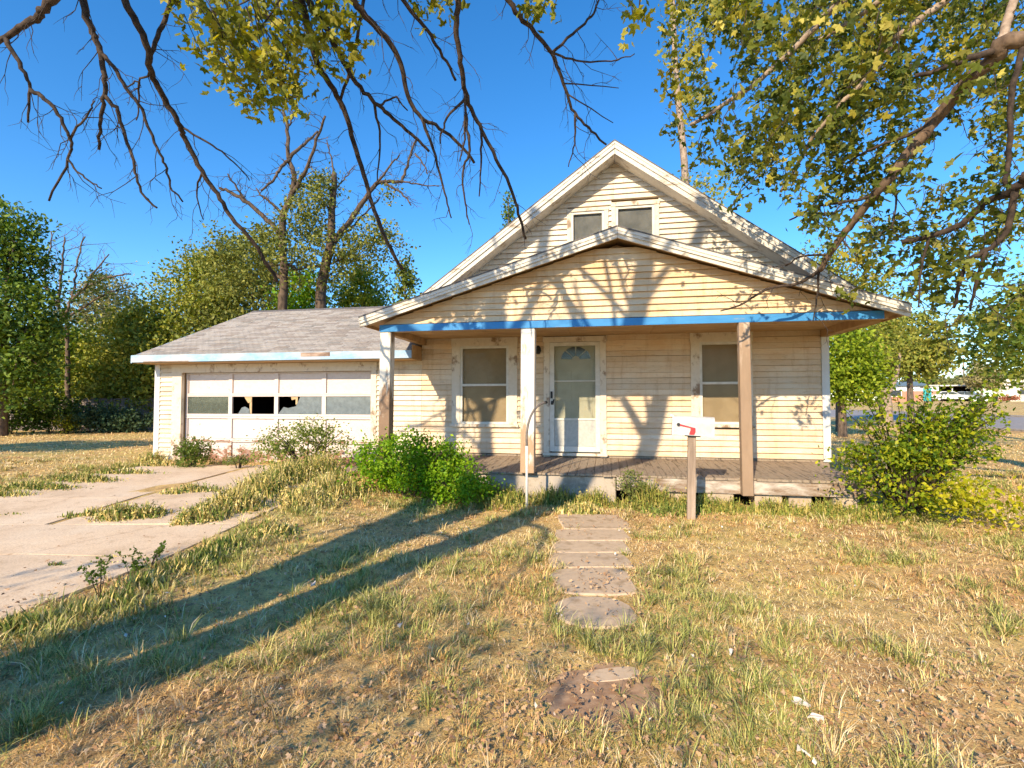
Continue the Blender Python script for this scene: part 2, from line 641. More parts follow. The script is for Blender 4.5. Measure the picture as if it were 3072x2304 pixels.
# side street running beside the house, beyond its right corner
mb = MB()
ns = [-30, -15, -5, 0, 8, 16, 26, 40, 60, 90, 140, 220]
strip_sheet(mb, [HW(20.6, n)[:2] for n in ns], [HW(28.6, n)[:2] for n in ns], 0.02)
tag(mb.build('road', M['asphalt']), 'grey asphalt side street beyond the yard', kind='structure')
# pale kerbs
for a0 in (20.2, 28.65):
    mb = MB()
    for i in range(len(ns) - 1):
        p = [HW(a0, ns[i]), HW(a0 + 0.35, ns[i]), HW(a0 + 0.35, ns[i + 1]), HW(a0, ns[i + 1])]
        mb.quad8([(q.x, q.y, H1(q.x, q.y) - 0.1) for q in p] + [(q.x, q.y, H1(q.x, q.y) + 0.10) for q in p])
    tag(mb.build('kerb', M['concrete']), 'pale concrete kerb along the side street', kind='structure')

# ------------------------------------------------------------------ driveway of broken slabs
# edges in world x as functions of y
DRV_NEAR, DRV_FAR = -1.0, 10.55


def drv_r(y):
    return float(np.interp(y, [-1.0, 3.5, 5.3, 7.4, 10.2, 11.5], [-4.0, -3.58, -3.22, -3.02, -2.86, -2.8]))


def drv_l(y):
    return float(np.interp(y, [-1.0, 3.5, 7.3, 11.2], [-8.6, -7.8, -7.55, -7.35]))


drive = empty('driveway', (0, 0, 0))
tag(drive, 'cracked concrete driveway with weeds in its joints', kind='structure')


def drive_slab(poly_fn, name='concrete_slab', thick=0.05):
    """poly_fn: list of (t,y) with t across the drive 0..1; joints left between slabs"""
    pts = []
    for (t, y) in poly_fn:
        x = drv_l(y) + (drv_r(y) - drv_l(y)) * t
        pts.append((x, y))
    cx = sum(p[0] for p in pts) / len(pts)
    cy = sum(p[1] for p in pts) / len(pts)
    tilt = random.uniform(-0.0015, 0.0015)
    mb = MB()
    ins = []
    for (x, y) in pts:
        dx, dy = x - cx, y - cy
        d = math.hypot(dx, dy)
        s = (d - 0.008) / d
        xx, yy = cx + dx * s, cy + dy * s
        ins.append((xx, yy, H1(xx, yy) + tilt * (xx - cx)))
    # top as a fine grid so that it follows the slope
    bm = bmesh.new()
    vs = [bm.verts.new((x, y, z + 0.016)) for x, y, z in ins]
    f = bm.faces.new(vs)
    if f.normal.z < 0:
        f.normal_flip()
    r = bmesh.ops.extrude_face_region(bm, geom=[f])
    for v in [e for e in r['geom'] if isinstance(e, bmesh.types.BMVert)]:
        v.co.z -= 0.10
    bmesh.ops.recalc_face_normals(bm, faces=bm.faces)
    me = bpy.data.meshes.new(name)
    bm.to_mesh(me)
    bm.free()
    me.materials.append(M['drive'])
    o = bpy.data.objects.new(name, me)
    COL.objects.link(o)
    o.parent = drive
    return o


def jit(poly):
    return [(t, y) for t, y in poly]


ys = [10.25, 8.7, 7.25, 6.0, 4.9, 3.7, 2.2, 0.6, -1.0]
# rows nearer the garage: two slabs a row; near rows broken diagonally
for i in range(len(ys) - 1):
    y1, y0 = ys[i], ys[i + 1]
    if i in (3, 4):
        drive_slab([(0, y0), (0.34, y0), (0.40, y1), (0, y1)])
        if i == 3:
            drive_slab([(0.34, y0), (0.66, y0 + 0.15), (0.80, y1), (0.40, y1)])
            drive_slab([(0.66, y0 + 0.15), (1, y0), (1, y1), (0.80, y1)])
        else:
            drive_slab([(0.34, y0), (1, y0 - 0.2), (1, y1), (0.66, y1 + 0.15), (0.34, y1)])
    elif i in (0, 1, 2):
        drive_slab([(0, y0), (0.485, y0), (0.485, y1), (0, y1)])
        drive_slab([(0.505, y0), (1, y0), (1, y1), (0.505, y1)])
    elif i == 5:
        drive_slab([(0, y0), (0.30, y0), (0.34, y1), (0, y1)])
        drive_slab([(0.30, y0), (1, y0), (1, y1 - 0.2), (0.34, y1)])
    else:
        drive_slab([(0, y0), (0.5, y0), (0.5, y1), (0, y1)])
        drive_slab([(0.5, y0), (1, y0), (1, y1), (0.5, y1)])

# ------------------------------------------------------------------ walk of stepping slabs
path = empty('path', (0, 0, 0))
tag(path, 'worn concrete slab walk leading to the porch', kind='structure')


def path_slab(cx, cy, w, l, n=14, sq=3.0, rot=0.0, lift=0.014):
    pts = []
    for q in range(n):
        an = 2 * math.pi * q / n
        c, s = math.cos(an), math.sin(an)
        e = 2.0 / sq
        x = 0.5 * w * math.copysign(abs(c) ** e, c) * random.uniform(0.95, 1.04)
        y = 0.5 * l * math.copysign(abs(s) ** e, s) * random.uniform(0.97, 1.02)
        x, y = x * math.cos(rot) - y * math.sin(rot), x * math.sin(rot) + y * math.cos(rot)
        pts.append((cx + x, cy + y, H1(cx + x, cy + y)))
    mb = MB().prism_z(pts, -0.05, lift)
    return mb.build('paving_slab', M['slab'], path, bevel=0.012)


SLABS = []
for (px, py0, py1, w, sq) in ((1778, 1546, 1589, 0.86, 9), (1776, 1589, 1628, 0.85, 9), (1772, 1628, 1663, 0.83, 9), (1770, 1663, 1704, 0.80, 8), (1778, 1706, 1788, 0.70, 4.0), (1785, 1793, 1888, 0.60, 2.4)):
    p0, p1 = G(px, py1), G(px, py0)
    cx, cy, l = 0.5 * (p0.x + p1.x), 0.5 * (p0.y + p1.y), (p1.y - p0.y)
    SLABS.append((cx, cy, w, l))
    path_slab(cx, cy, w, l * (1.0 if sq < 5 else 1.0), 22, sq, 0.03)
p = G(1835, 2025)
SLABS.append((p.x, p.y, 0.30, 0.16))
path_slab(p.x, p.y, 0.34, 0.15, 12, 3, 0.1, 0.007)
# bare dirt round the sunken last slab
mb = MB()
pc = G(1800, 2090)
pts = []
for q in range(26):
    an = 2 * math.pi * q / 26
    rr = random.uniform(0.8, 1.15)
    x, y = pc.x + 0.33 * rr * math.cos(an), pc.y + 0.30 * rr * math.sin(an)
    pts.append((x, y, H1(x, y) + 0.004))
kk = len(mb.v)
mb.v += pts
mb.f.append(tuple(range(26)))
tag(mb.build('dirt', M['dirt']), 'bare brown dirt patch at the end of the walk', kind='structure')
DIRT = (pc.x, pc.y)

# ------------------------------------------------------------------ house (local: x along the front, y into the house, z up)
house = empty('house', HO, -TH)
tag(house, 'old cream clapboard house with blue trimmed porch and attached garage', 'house')
AC = 0.76                       # gable centre line
MA, MS, MH = 6.24, 0.73, 4.10   # main apex height, slope, half span
PA, PSL, PSR = 4.10, 0.300, 0.338
PL, PR_ = -3.31, 4.56
GL, GR, GE, GRZ, GRN = -9.30, -3.06, 2.50, 4.09, 3.20
COURSE = 0.102

# sheathing behind the boards
front_wall = MB().prism([(-3.04, 0.1), (4.36, 0.1), (4.36, 3.42), (AC, 6.04), (-3.04, 3.30)], 0.05, 0.16).build('front_wall', M['wallback'], house)
mb = MB()
mb.box(-9.22, -8.54, 0.05, 0.16, 0.05, 2.62)
mb.box(-4.11, -3.05, 0.05, 0.16, 0.05, 2.62)
mb.box(-8.53, -4.12, 0.05, 0.16, 2.17, 2.62)
garage_wall = mb.build('garage_wall', M['wallback'], house)
mb = MB()
mb.box(4.25, 4.36, 0.17, 9.2, 0.1, 3.45)
mb.box(-3.04, -2.93, 0.17, 9.2, 0.1, 3.30)
mb.prism([(-2.9, 0.1), (4.2, 0.1), (4.2, 3.42), (AC, 6.0), (-2.9, 3.30)], 9.05, 9.2)
mb.build('side_wall', M['siding'], house)
mb = MB()
mb.box(-9.22, -9.10, 0.17, 6.7, 0.05, 2.60)
mb.box(-9.05, -3.08, 6.55, 6.7, 0.05, 2.60)
k = len(mb.v)
mb.v += [(-9.16, 0.2, 2.6), (-9.16, 6.6, 2.6), (-9.16, GRN, 4.0), (-9.10, 0.2, 2.6), (-9.10, 6.6, 2.6), (-9.10, GRN, 4.0)]
mb.f += [(k, k + 1, k + 2), (k + 5, k + 4, k + 3)]
mb.build('garage_side_wall', M['siding'], house)
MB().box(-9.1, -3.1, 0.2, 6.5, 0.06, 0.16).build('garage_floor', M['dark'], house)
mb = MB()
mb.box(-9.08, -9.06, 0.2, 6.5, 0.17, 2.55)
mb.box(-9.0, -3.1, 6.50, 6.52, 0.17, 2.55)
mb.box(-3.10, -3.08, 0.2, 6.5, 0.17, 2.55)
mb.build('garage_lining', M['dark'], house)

OPEN = [(-2.40, -1.10, 1.05, 2.82), (-0.585, 0.585, 0.40, 2.76), (2.09, 3.13, 1.08, 2.80), (-8.78, -3.99, 0.0, 2.35),
        (-0.13, 0.64, 4.36, 5.20), (0.70, 1.56, 4.36, 5.27)]


def cut(lo, hi, z0, z1):
    segs = [(lo, hi)]
    for (a0, a1, o0, o1) in OPEN:
        ov = min(z1, o1) - max(z0, o0)
        if ov > 0.35 * (z1 - z0):
            out = []
            for (s, e) in segs:
                if a1 <= s or a0 >= e:
                    out.append((s, e))
                else:
                    if a0 - s > 0.02:
                        out.append((s, a0))
                    if e - a1 > 0.02:
                        out.append((a1, e))
            segs = out
    return segs


def siding_board(a0b, a1b, a0t, a1t, z0, z1, n, parent, mat='siding'):
    z0 += random.uniform(-0.003, 0.003)
    dr = random.uniform(-0.0035, 0.0035)
    w = random.uniform(-0.0025, 0.0025)
    fb, ft, bk = n - 0.034 + w, n + 0.004, n + 0.047
    t = z1 + 0.010
    z0 = z0 + 0.013
    MB().quad8([(a0b, fb, z0), (a1b, fb + dr, z0 + dr), (a1b, bk, z0), (a0b, bk, z0), (a0t, ft, t), (a1t, ft, t), (a1t, bk, t), (a0t, bk, t)]).build('siding_board', M[mat], parent)


def seam(segs, maxlen=4.2):
    out = []
    for s, e in segs:
        if e - s > maxlen:
            m = s + (e - s) * random.uniform(0.3, 0.7)
            out += [(s, m - 0.0015), (m + 0.0015, e)]
        else:
            out.append((s, e))
    return out


# lower wall courses, house and garage
z = 0.53 - 3 * COURSE
while z < 2.80:
    z1 = z + COURSE
    if z >= 0.52:
        for s, e in seam(cut(-3.03, 4.25, z, z1)):
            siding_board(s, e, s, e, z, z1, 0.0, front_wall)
    if z1 < 2.45:
        for s, e in seam(cut(-9.10, -3.035, z, z1)):
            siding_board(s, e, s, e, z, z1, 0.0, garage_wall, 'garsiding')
    z = z1
# main gable courses above the porch roof
z = 0.53 + 30 * COURSE
while z < 6.0:
    z1 = z + COURSE
    tb = lambda zz: (AC - (MA - 0.17 - zz) / MS, AC + (MA - 0.17 - zz) / MS)
    l0, r0 = tb(z)
    l1, r1 = tb(z1)
    l0, l1 = max(l0, -3.03), max(l1, -3.03)
    r0, r1 = min(r0, 4.35), min(r1, 4.35)
    if r1 - l1 > 0.02:
        segs = cut(l0, r0, z, z1)
        for s, e in segs:
            st = l1 if s == l0 else s
            et = r1 if e == r0 else e
            for (s2, e2) in ([(s, e)] if e - s < 4.2 else seam([(s, e)])):
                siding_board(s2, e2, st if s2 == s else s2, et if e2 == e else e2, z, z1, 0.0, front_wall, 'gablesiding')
    z = z1
# porch gable
FN = -1.80
pediment = MB().prism([(-2.95, 2.795), (4.2, 2.795), (AC, PA - 0.16)], -1.75, -1.73).build('pediment', M['wallback'], house)
z = 2.795
while z < 3.93:
    z1 = z + 0.098
    lim = lambda zz: (AC - (PA - 0.13 - zz) / PSL, AC + (PA - 0.13 - zz) / PSR)
    l0, r0 = lim(z)
    l1, r1 = lim(z1)
    l0, l1 = max(l0, -3.04), max(l1, -3.04)
    r0, r1 = min(r0, 4.34), min(r1, 4.34)
    if r1 - l1 > 0.03:
        if r0 - l0 > 4.2:
            m_ = l0 + (r0 - l0) * random.uniform(0.3, 0.7)
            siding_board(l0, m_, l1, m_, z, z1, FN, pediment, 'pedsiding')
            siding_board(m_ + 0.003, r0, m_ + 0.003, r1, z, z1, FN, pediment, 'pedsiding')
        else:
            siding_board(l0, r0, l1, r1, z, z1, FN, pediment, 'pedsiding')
    z = z1

# corner trims
mb = MB()
mb.box(4.255, 4.375, -0.030, 0.04, 0.50, 2.80)
mb.build('corner_board', M['corner'], house)
mb = MB()
mb.box(-9.235, -9.105, -0.030, 0.04, 0.12, 2.36)
mb.build('corner_board', M['corner'], house)
# dark base strip where the wall meets the deck
MB().box(-3.02, 4.36, -0.006, 0.04, 0.40, 0.528).build('base_board', M['deck'], house)


# ---- windows
def window(a0, a1, z0, z1, tw=0.15, head=0.19, mat_in='blind', sillz=0.05, meet=0.5, casing='trim'):
    mb = MB()
    mb.box(a0, a0 + tw, -0.038, 0.045, z0 + sillz, z1 - head)
    mb.box(a1 - tw, a1, -0.038, 0.045, z0 + sillz, z1 - head)
    mb.box(a0 - 0.012, a1 + 0.012, -0.046, 0.045, z1 - head + 0.001, z1)
    w = mb.build('window', M[casing], house)
    MB().box(a0 - 0.03, a1 + 0.03, -0.075, 0.045, z0, z0 + sillz - 0.001).build('sill', M[casing], w)
    i0, i1, j0, j1 = a0 + tw + 0.002, a1 - tw - 0.002, z0 + sillz + 0.001, z1 - head - 0.001
    fr = 0.045
    zm = j0 + (j1 - j0) * meet
    mb = MB()
    mb.box(i0, i0 + fr, -0.024, 0.03, j0, j1)
    mb.box(i1 - fr, i1, -0.024, 0.03, j0, j1)
    mb.box(i0 + fr + 0.001, i1 - fr - 0.001, -0.022, 0.03, j0, j0 + fr)
    mb.box(i0 + fr + 0.001, i1 - fr - 0.001, -0.022, 0.03, j1 - fr, j1)
    if meet < 1:
        mb.box(i0 + fr + 0.001, i1 - fr - 0.001, -0.026, 0.03, zm - 0.022, zm + 0.022)
    mb.build('sash', M['whitemetal'], w)
    if meet < 1:
        rng_ = ((j0 + fr, zm - 0.022), (zm + 0.022, j1 - fr))
    else:
        rng_ = ((j0 + fr, j1 - fr),)
    for (p0, p1) in rng_:
        MB().box(i0 + fr, i1 - fr, -0.006, -0.002, p0, p1).build('pane', M['glass'], w)
    MB().box(i0 + fr, i1 - fr, 0.036, 0.042, j0 + fr, j1 - fr).build('blind', M[mat_in], w)
    return w


window(-2.40, -1.10, 1.05, 2.82, 0.165, 0.20)
window(2.09, 3.13, 1.08, 2.80, 0.15, 0.19)
window(-0.13, 0.64, 4.36, 5.20, 0.07, 0.06, 'greyblind', meet=1.0)
window(0.70, 1.56, 4.36, 5.27, 0.075, 0.08, 'greyblind', meet=1.0)

# ---- front door behind its storm door
mb = MB()
mb.box(-0.585, -0.47, -0.040, 0.045, 0.50, 2.665)
mb.box(0.47, 0.585, -0.040, 0.045, 0.50, 2.665)
mb.box(-0.60, 0.60, -0.048, 0.045, 2.666, 2.765)
mb.build('door_casing', M['trim'], house)
door = MB().box(-0.44, 0.44, 0.030, 0.048, 0.58, 2.63).build('front_door', M['doorpaint'], house)
# fanlight of four wedges
fc, r0_, r1_ = (0.02, 2.335), 0.075, 0.275
for q in range(4):
    t0, t1 = math.pi * (q + 0.07) / 4, math.pi * (q + 0.93) / 4
    poly = []
    for u in np.linspace(t0, t1, 6):
        poly.append((fc[0] + r1_ * math.cos(u), fc[1] + 0.88 * r1_ * math.sin(u)))
    for u in np.linspace(t1, t0, 4):
        poly.append((fc[0] + r0_ * math.cos(u), fc[1] + 0.88 * r0_ * math.sin(u)))
    MB().prism(poly[::-1], 0.022, 0.029).build('fanlight_pane', M['darkfan'], door)
for (x0, x1, zz0, zz1) in ((-0.33, -0.06, 1.55, 2.12), (0.06, 0.33, 1.55, 2.12), (-0.33, -0.06, 0.75, 1.40), (0.06, 0.33, 0.75, 1.40)):
    MB().box(x0, x1, 0.0235, 0.029, zz0, zz1).build('door_panel', M['doorpaint'], door, bevel=0.004)
mb = MB()
mb.box(-0.468, -0.385, -0.030, 0.012, 0.60, 2.66)
mb.box(0.385, 0.468, -0.030, 0.012, 0.60, 2.66)
mb.box(-0.384, 0.384, -0.029, 0.012, 0.60, 0.70)
mb.box(-0.384, 0.384, -0.029, 0.012, 2.59, 2.66)
mb.box(-0.384, 0.384, -0.027, 0.010, 1.190, 1.225)
mb.box(-0.384, 0.384, -0.027, 0.010, 1.915, 1.935)
storm = mb.build('storm_door', M['whitemetal'], house)
MB().box(-0.383, 0.383, -0.014, -0.004, 0.705, 1.185).build('kick_panel', M['screen'], storm)
MB().box(-0.383, 0.383, -0.010, -0.006, 1.227, 1.913).build('pane', M['glass'], storm)
MB().box(-0.383, 0.383, -0.010, -0.006, 1.937, 2.588).build('pane', M['glass'], storm)
mb = MB()
mb.box(-0.45, -0.415, -0.075, -0.031, 1.60, 1.73)
mb.tube([(-0.432, -0.035, 1.50), (-0.40, -0.085, 1.51), (-0.39, -0.085, 1.58)], 0.014, 8)
mb.box(-0.445, -0.40, -0.05, -0.031, 1.48, 1.55)
mb.build('door_handle', M['black'], storm)
MB().box(-0.60, 0.60, -0.10, -0.002, 0.529, 0.575).build('threshold', M['trim'], house)
# wall lantern beside the door
mb = MB()
mb.tube([(-0.685, -0.018, 2.53), (-0.685, -0.07, 2.53)], 0.03, 10)
mb.tube([(-0.685, -0.07, 2.60), (-0.685, -0.07, 2.56), (-0.685, -0.07, 2.50), (-0.685, -0.07, 2.44)], [0.02, 0.05, 0.06, 0.03], 10)
mb.build('porch_lantern', M['black'], house)

# ---- porch: posts, beam, ceiling
def post(a0, a1, n0, n1, z0, z1, lean, mat):
    MB().quad8([(a0 + lean, n0, z0), (a1 + lean, n0, z0), (a1 + lean, n1, z0), (a0 + lean, n1, z0), (a0, n0, z1), (a1, n0, z1), (a1, n1, z1), (a0, n1, z1)]).build('porch_post', M[mat], house, bevel=0.006)


post(-3.05, -2.868, -1.885, -1.705, 0.44, 2.678, -0.02, 'postL')
post(-0.712, -0.498, -1.885, -1.700, 0.44, 2.678, -0.015, 'postM')
post(2.462, 2.612, -1.905, -1.775, 0.20, 2.678, 0.018, 'postR')
beam = MB().box(-3.05, 4.40, -1.885, -1.73, 2.680, 2.790).build('porch_beam', M['soffit'], house)
MB().box(-3.052, 4.335, -1.905, -1.886, 2.677, 2.788).build('blue_trim_board', M['blue'], beam)
MB().box(-3.05, -2.93, -1.728, -0.02, 2.66, 2.789).build('side_beam', M['soffit'], house)
MB().box(4.24, 4.37, -1.728, -0.02, 2.66, 2.789).build('side_beam', M['soffit'], house)
MB().box(-3.04, 4.36, -1.727, -0.02, 2.791, 2.81).build('porch_ceiling', M['soffit'], house)
for i in range(5):
    MB().box(-2.92 + i * 1.432, -2.92 + i * 1.432 + 1.425, -1.72, -0.03, 2.778, 2.7905).build('ceiling_panel', M['soffit'], house)


# ---- roofs
def slope_prism(x0, z0, x1, z1, top, bot, y0, y1, mat, name, parent):
    return MB().prism([(x0, z0 + bot), (x1, z1 + bot), (x1, z1 + top), (x0, z0 + top)], y0, y1).build(name, M[mat], parent)


def gable_roof(name, apex, zl, zr, xl, xr, y0, y1, fas, capcol):
    tints = (0.30, 0.28, 0.27)
    root = None
    for (x0, z0, side) in ((xl, zl, -1), (xr, zr, 1)):
        o = slope_prism(x0, z0, AC, apex, 0.0, -0.05, y0 + 0.01, y1, 'roofdark', name if root is None else 'roof_slope', house if root is None else root)
        if root is None:
            root = o
        e = 0.002 * side
        slope_prism(x0, z0, AC + e, apex, -0.051, -0.051 - fas, y0 + 0.012, y0 + 0.045, 'fascia', 'rake_board', root)
        slope_prism(x0, z0, AC + e, apex, -0.052, -0.052 - fas * 0.42, y0 - 0.012, y0 + 0.011, 'fascia', 'rake_moulding', root)
        slope_prism(x0, z0, AC + e, apex, 0.001, -0.050, y0 - 0.022, y0 + 0.009, 'fascia', 'drip_edge', root)
        slope_prism(x0, z0, AC + e, apex, 0.022, 0.002, y0 - 0.030, y1, 'roofdark', 'shingle_edge', root)
    return root


M['roofdark'] = m_speckle('roof_shingle_plain', (0.10, 0.09, 0.09), (0.20, 0.18, 0.17), 30, rough=0.95)
zl = MA - MS * MH
main_roof = gable_roof('main_roof', MA, zl, zl, AC - MH, AC + MH, -0.42, 9.5, 0.17, None)
for s in (-1, 1):
    slope_prism(AC + s * MH, zl, AC + s * 0.002, MA, -0.19, -0.215, -0.372, 0.045, 'fascia', 'soffit', main_roof)
porch_roof = gable_roof('porch_roof', PA, PA - PSL * (AC - PL), PA - PSR * (PR_ - AC), PL, PR_, -2.10, -0.03, 0.10, None)
for (x0, sl, s) in ((PL, PSL, -1), (PR_, PSR, 1)):
    zz = PA - sl * abs(x0 - AC)
    slope_prism(x0 + 0.02 * -s, zz + 0.02 * sl, AC + s * 0.002, PA, -0.06, -0.085, -2.05, -0.03, 'soffit', 'soffit', porch_roof)
    # eave board along the side
    xa, xb = sorted((x0, x0 + 0.03 * -s))
    MB().box(xa, xb, -2.05, -0.03, zz - 0.115, zz - 0.062).build('eave_board', M['soffit'], porch_roof)

# garage roof
gs = (GRZ - GE) / (GRN + 0.5)
ang = math.atan(gs)


def gz(n):
    return GE + gs * (n + 0.5)


mb = MB()


def slab(mb, pts, t):
    k = len(mb.v)
    m = len(pts)
    mb.v += [(a, n, zz) for a, n, zz in pts] + [(a, n, zz - t) for a, n, zz in pts]
    mb.f.append(tuple(range(k, k + m)))
    mb.f.append(tuple(range(k + 2 * m - 1, k + m - 1, -1)))
    for i in range(m):
        j = (i + 1) % m
        mb.f.append((k + i, k + m + i, k + m + j, k + j))


slab(mb, [(GL, -0.5, gz(-0.5)), (GR, -0.5, gz(-0.5)), (GR, 1.3, gz(1.3)), (-2.1, 1.3, gz(1.3)), (-2.1, GRN, GRZ), (GL, GRN, GRZ)], 0.05)
slab(mb, [(GL, GRN + 0.001, GRZ), (-2.1, GRN + 0.001, GRZ), (-2.1, 6.9, GRZ - gs * 3.7), (GL, 6.9, GRZ - gs * 3.7)], 0.05)
garage_roof = mb.build('garage_roof', M['roofdark'], house)
# shingles
tw_, th_ = 0.31, 0.128
nrow = int(math.hypot(GRN + 0.5, GRZ - GE) / th_) + 1
variants = []


def shingle_verts(w, h, t, wob):
    # local: x across, y up the slope, z off the roof
    return [(0, -0.006 + wob, 0.003 + t), (w, -0.006 - wob, 0.003 + t), (w, h, 0.004), (0, h, 0.004), (0, -0.006 + wob, 0.001), (w, -0.006 - wob, 0.001)]


SF = [(0, 1, 2, 3), (0, 4, 5, 1), (0, 3, 4), (1, 5, 2)]
shades = []
for q in range(14):
    b = random.uniform(0.27, 0.42)
    w_ = random.uniform(-0.012, 0.018)
    shades.append((b * 1.03 + w_ * 0.8, b * 0.93, b * 0.83 - w_ * 0.4))
for q in range(14):
    me = bpy.data.meshes.new('shingle')
    me.from_pydata(shingle_verts(tw_ - 0.006, th_ + 0.03, random.uniform(0.006, 0.013), random.uniform(-0.004, 0.004)), [], SF)
    at = me.attributes.new('tint', 'FLOAT_COLOR', 'FACE')
    for d in at.data:
        d.color = c4(shades[q])
    me.materials.append(M['shingle'])
    variants.append(me)
rest_v, rest_f, rest_t = [], [], []
count = 0
for r in range(nrow):
    s0 = r * th_
    n0 = -0.53 + s0 * math.cos(ang)
    right = GR - 0.002 if n0 < 1.25 else -2.3
    a = GL + (r % 2) * tw_ * 0.5 - tw_ * 0.5 + (r % 3) * 0.05
    while a < right:
        x0, x1 = max(a, GL), min(a + tw_, right)
        if x1 - x0 > 0.04:
            zz = gz(n0) + 0.002
            if count < 300 and x1 - x0 > tw_ - 0.001:
                o = bpy.data.objects.new('shingle', random.choice(variants))
                o.location = (x0, n0, zz)
                o.rotation_euler = (ang, 0, 0)
                o.parent = garage_roof
                COL.objects.link(o)
                count += 1
            else:
                k = len(rest_v)
                for (x, y, z_) in shingle_verts(x1 - x0 - 0.006, min(th_ + 0.03, max(0.02, (nrow - r) * th_)), random.uniform(0.006, 0.013), 0):
                    rest_v.append((x0 + x, n0 + y * math.cos(ang) - z_ * math.sin(ang), zz + y * math.sin(ang) + z_ * math.cos(ang)))
                sh = random.choice(shades)
                for f in SF:
                    rest_f.append(tuple(k + i for i in (f if len(f) == 4 else f + (f[2],))))
                    rest_t.append(sh)
        a += tw_
# quads and triangles kept apart
me = bpy.data.meshes.new('upper_shingles')
me.from_pydata(rest_v, [], [tuple(dict.fromkeys(f)) for f in rest_f])
at = me.attributes.new('tint', 'FLOAT_COLOR', 'FACE')
tt = np.ones((len(rest_f), 4), np.float32)
tt[:, :3] = np.array(rest_t)
at.data.foreach_set('color', tt.ravel())
me.materials.append(M['shingle'])
o = bpy.data.objects.new('upper_shingles', me)
o.parent = garage_roof
o['kind'] = 'stuff'
COL.objects.link(o)
# ridge cap
mb = MB()
for i in range(26):
    x = GL + i * 0.275
    if x < -2.3:
        k = len(mb.v)
        mb.v += [(x, GRN - 0.13, GRZ - 0.13 * gs + 0.02), (x + 0.28, GRN - 0.13, GRZ - 0.13 * gs + 0.014), (x + 0.28, GRN, GRZ + 0.024), (x, GRN, GRZ + 0.03),
                 (x, GRN + 0.13, GRZ - 0.13 * gs + 0.02), (x + 0.28, GRN + 0.13, GRZ - 0.13 * gs + 0.014)]
        mb.f += [(k, k + 1, k + 2, k + 3), (k + 3, k + 2, k + 5, k + 4)]
mb.build('ridge_cap', M['roofdark'], garage_roof)
# garage fascia, soffit, rake
MB().box(GL - 0.01, GR + 0.02, -0.545, -0.515, 2.365, 2.515).build('garage_fascia', M['paleblue'], house)
MB().box(-5.35, -4.72, -0.549, -0.546, 2.425, 2.505).build('bare_patch', M['barewood'], house)
MB().box(-9.0, -7.9, -0.548, -0.546, 2.366, 2.385).build('bare_patch', M['barewood'], house)
MB().box(GL, GR + 0.018, -0.514, 0.045, 2.350, 2.362).build('garage_soffit', M['soffit'], house)
MB().box(GR + 0.021, GR + 0.035, -0.53, -0.03, 2.345, 2.62).build('eave_return', M['soffit'], house)
mb = MB()
slab(mb, [(GL - 0.03, -0.53, gz(-0.5) - 0.01), (GL - 0.002, -0.53, gz(-0.5) - 0.01), (GL - 0.002, GRN, GRZ), (GL - 0.03, GRN, GRZ)], 0.14)
mb.build('garage_rake', M['paleblue'], house)

# ---- garage door
mb = MB()
mb.box(-8.78, -8.545, -0.035, 0.048, 0.10, 2.165)
mb.box(-4.105, -3.99, -0.035, 0.048, 0.10, 2.165)
mb.box(-8.79, -3.98, -0.042, 0.048, 2.166, 2.345)
mb.box(-8.560, -8.546, 0.0485, 0.20, 0.12, 2.16)
mb.box(-4.104, -4.09, 0.0485, 0.20, 0.12, 2.16)
mb.build('garage_casing', M['trim'], house)
D0, D1, DN = -8.54, -4.11, 0.09
rows = [(0.20, 0.66, 'low'), (0.745, 1.165, 'panel'), (1.275, 1.640, 'glass'), (1.715, 2.13, 'panel')]
mb = MB()
for (za, zb) in ((0.665, 0.740), (1.170, 1.215), (1.220, 1.270), (1.645, 1.675), (1.680, 1.712), (2.132, 2.16)):
    mb.box(D0 + 0.001, D1 - 0.001, DN, DN + 0.045, za, zb)
garage_door = mb.build('garage_door', M['gdoor'], house)
mb = MB()
wpan = (D1 - D0) / 4
for i in range(5):
    x = D0 + i * wpan
    for (za, zb, kd) in rows:
        w = 0.045
        mat = 'gdoorlow' if kd == 'low' else 'gdoor'
        MB().box(max(x - w, D0 + 0.001), min(x + w, D1 - 0.001), DN + 0.002, DN + 0.044, za - 0.002, zb + 0.002).build('stile', M[mat], garage_door)
MB().box(D0 + 0.05, D1 - 0.05, DN - 0.004, DN - 0.001, 0.672, 0.712).build('worn_strip', M['gdoorlow'], garage_door)
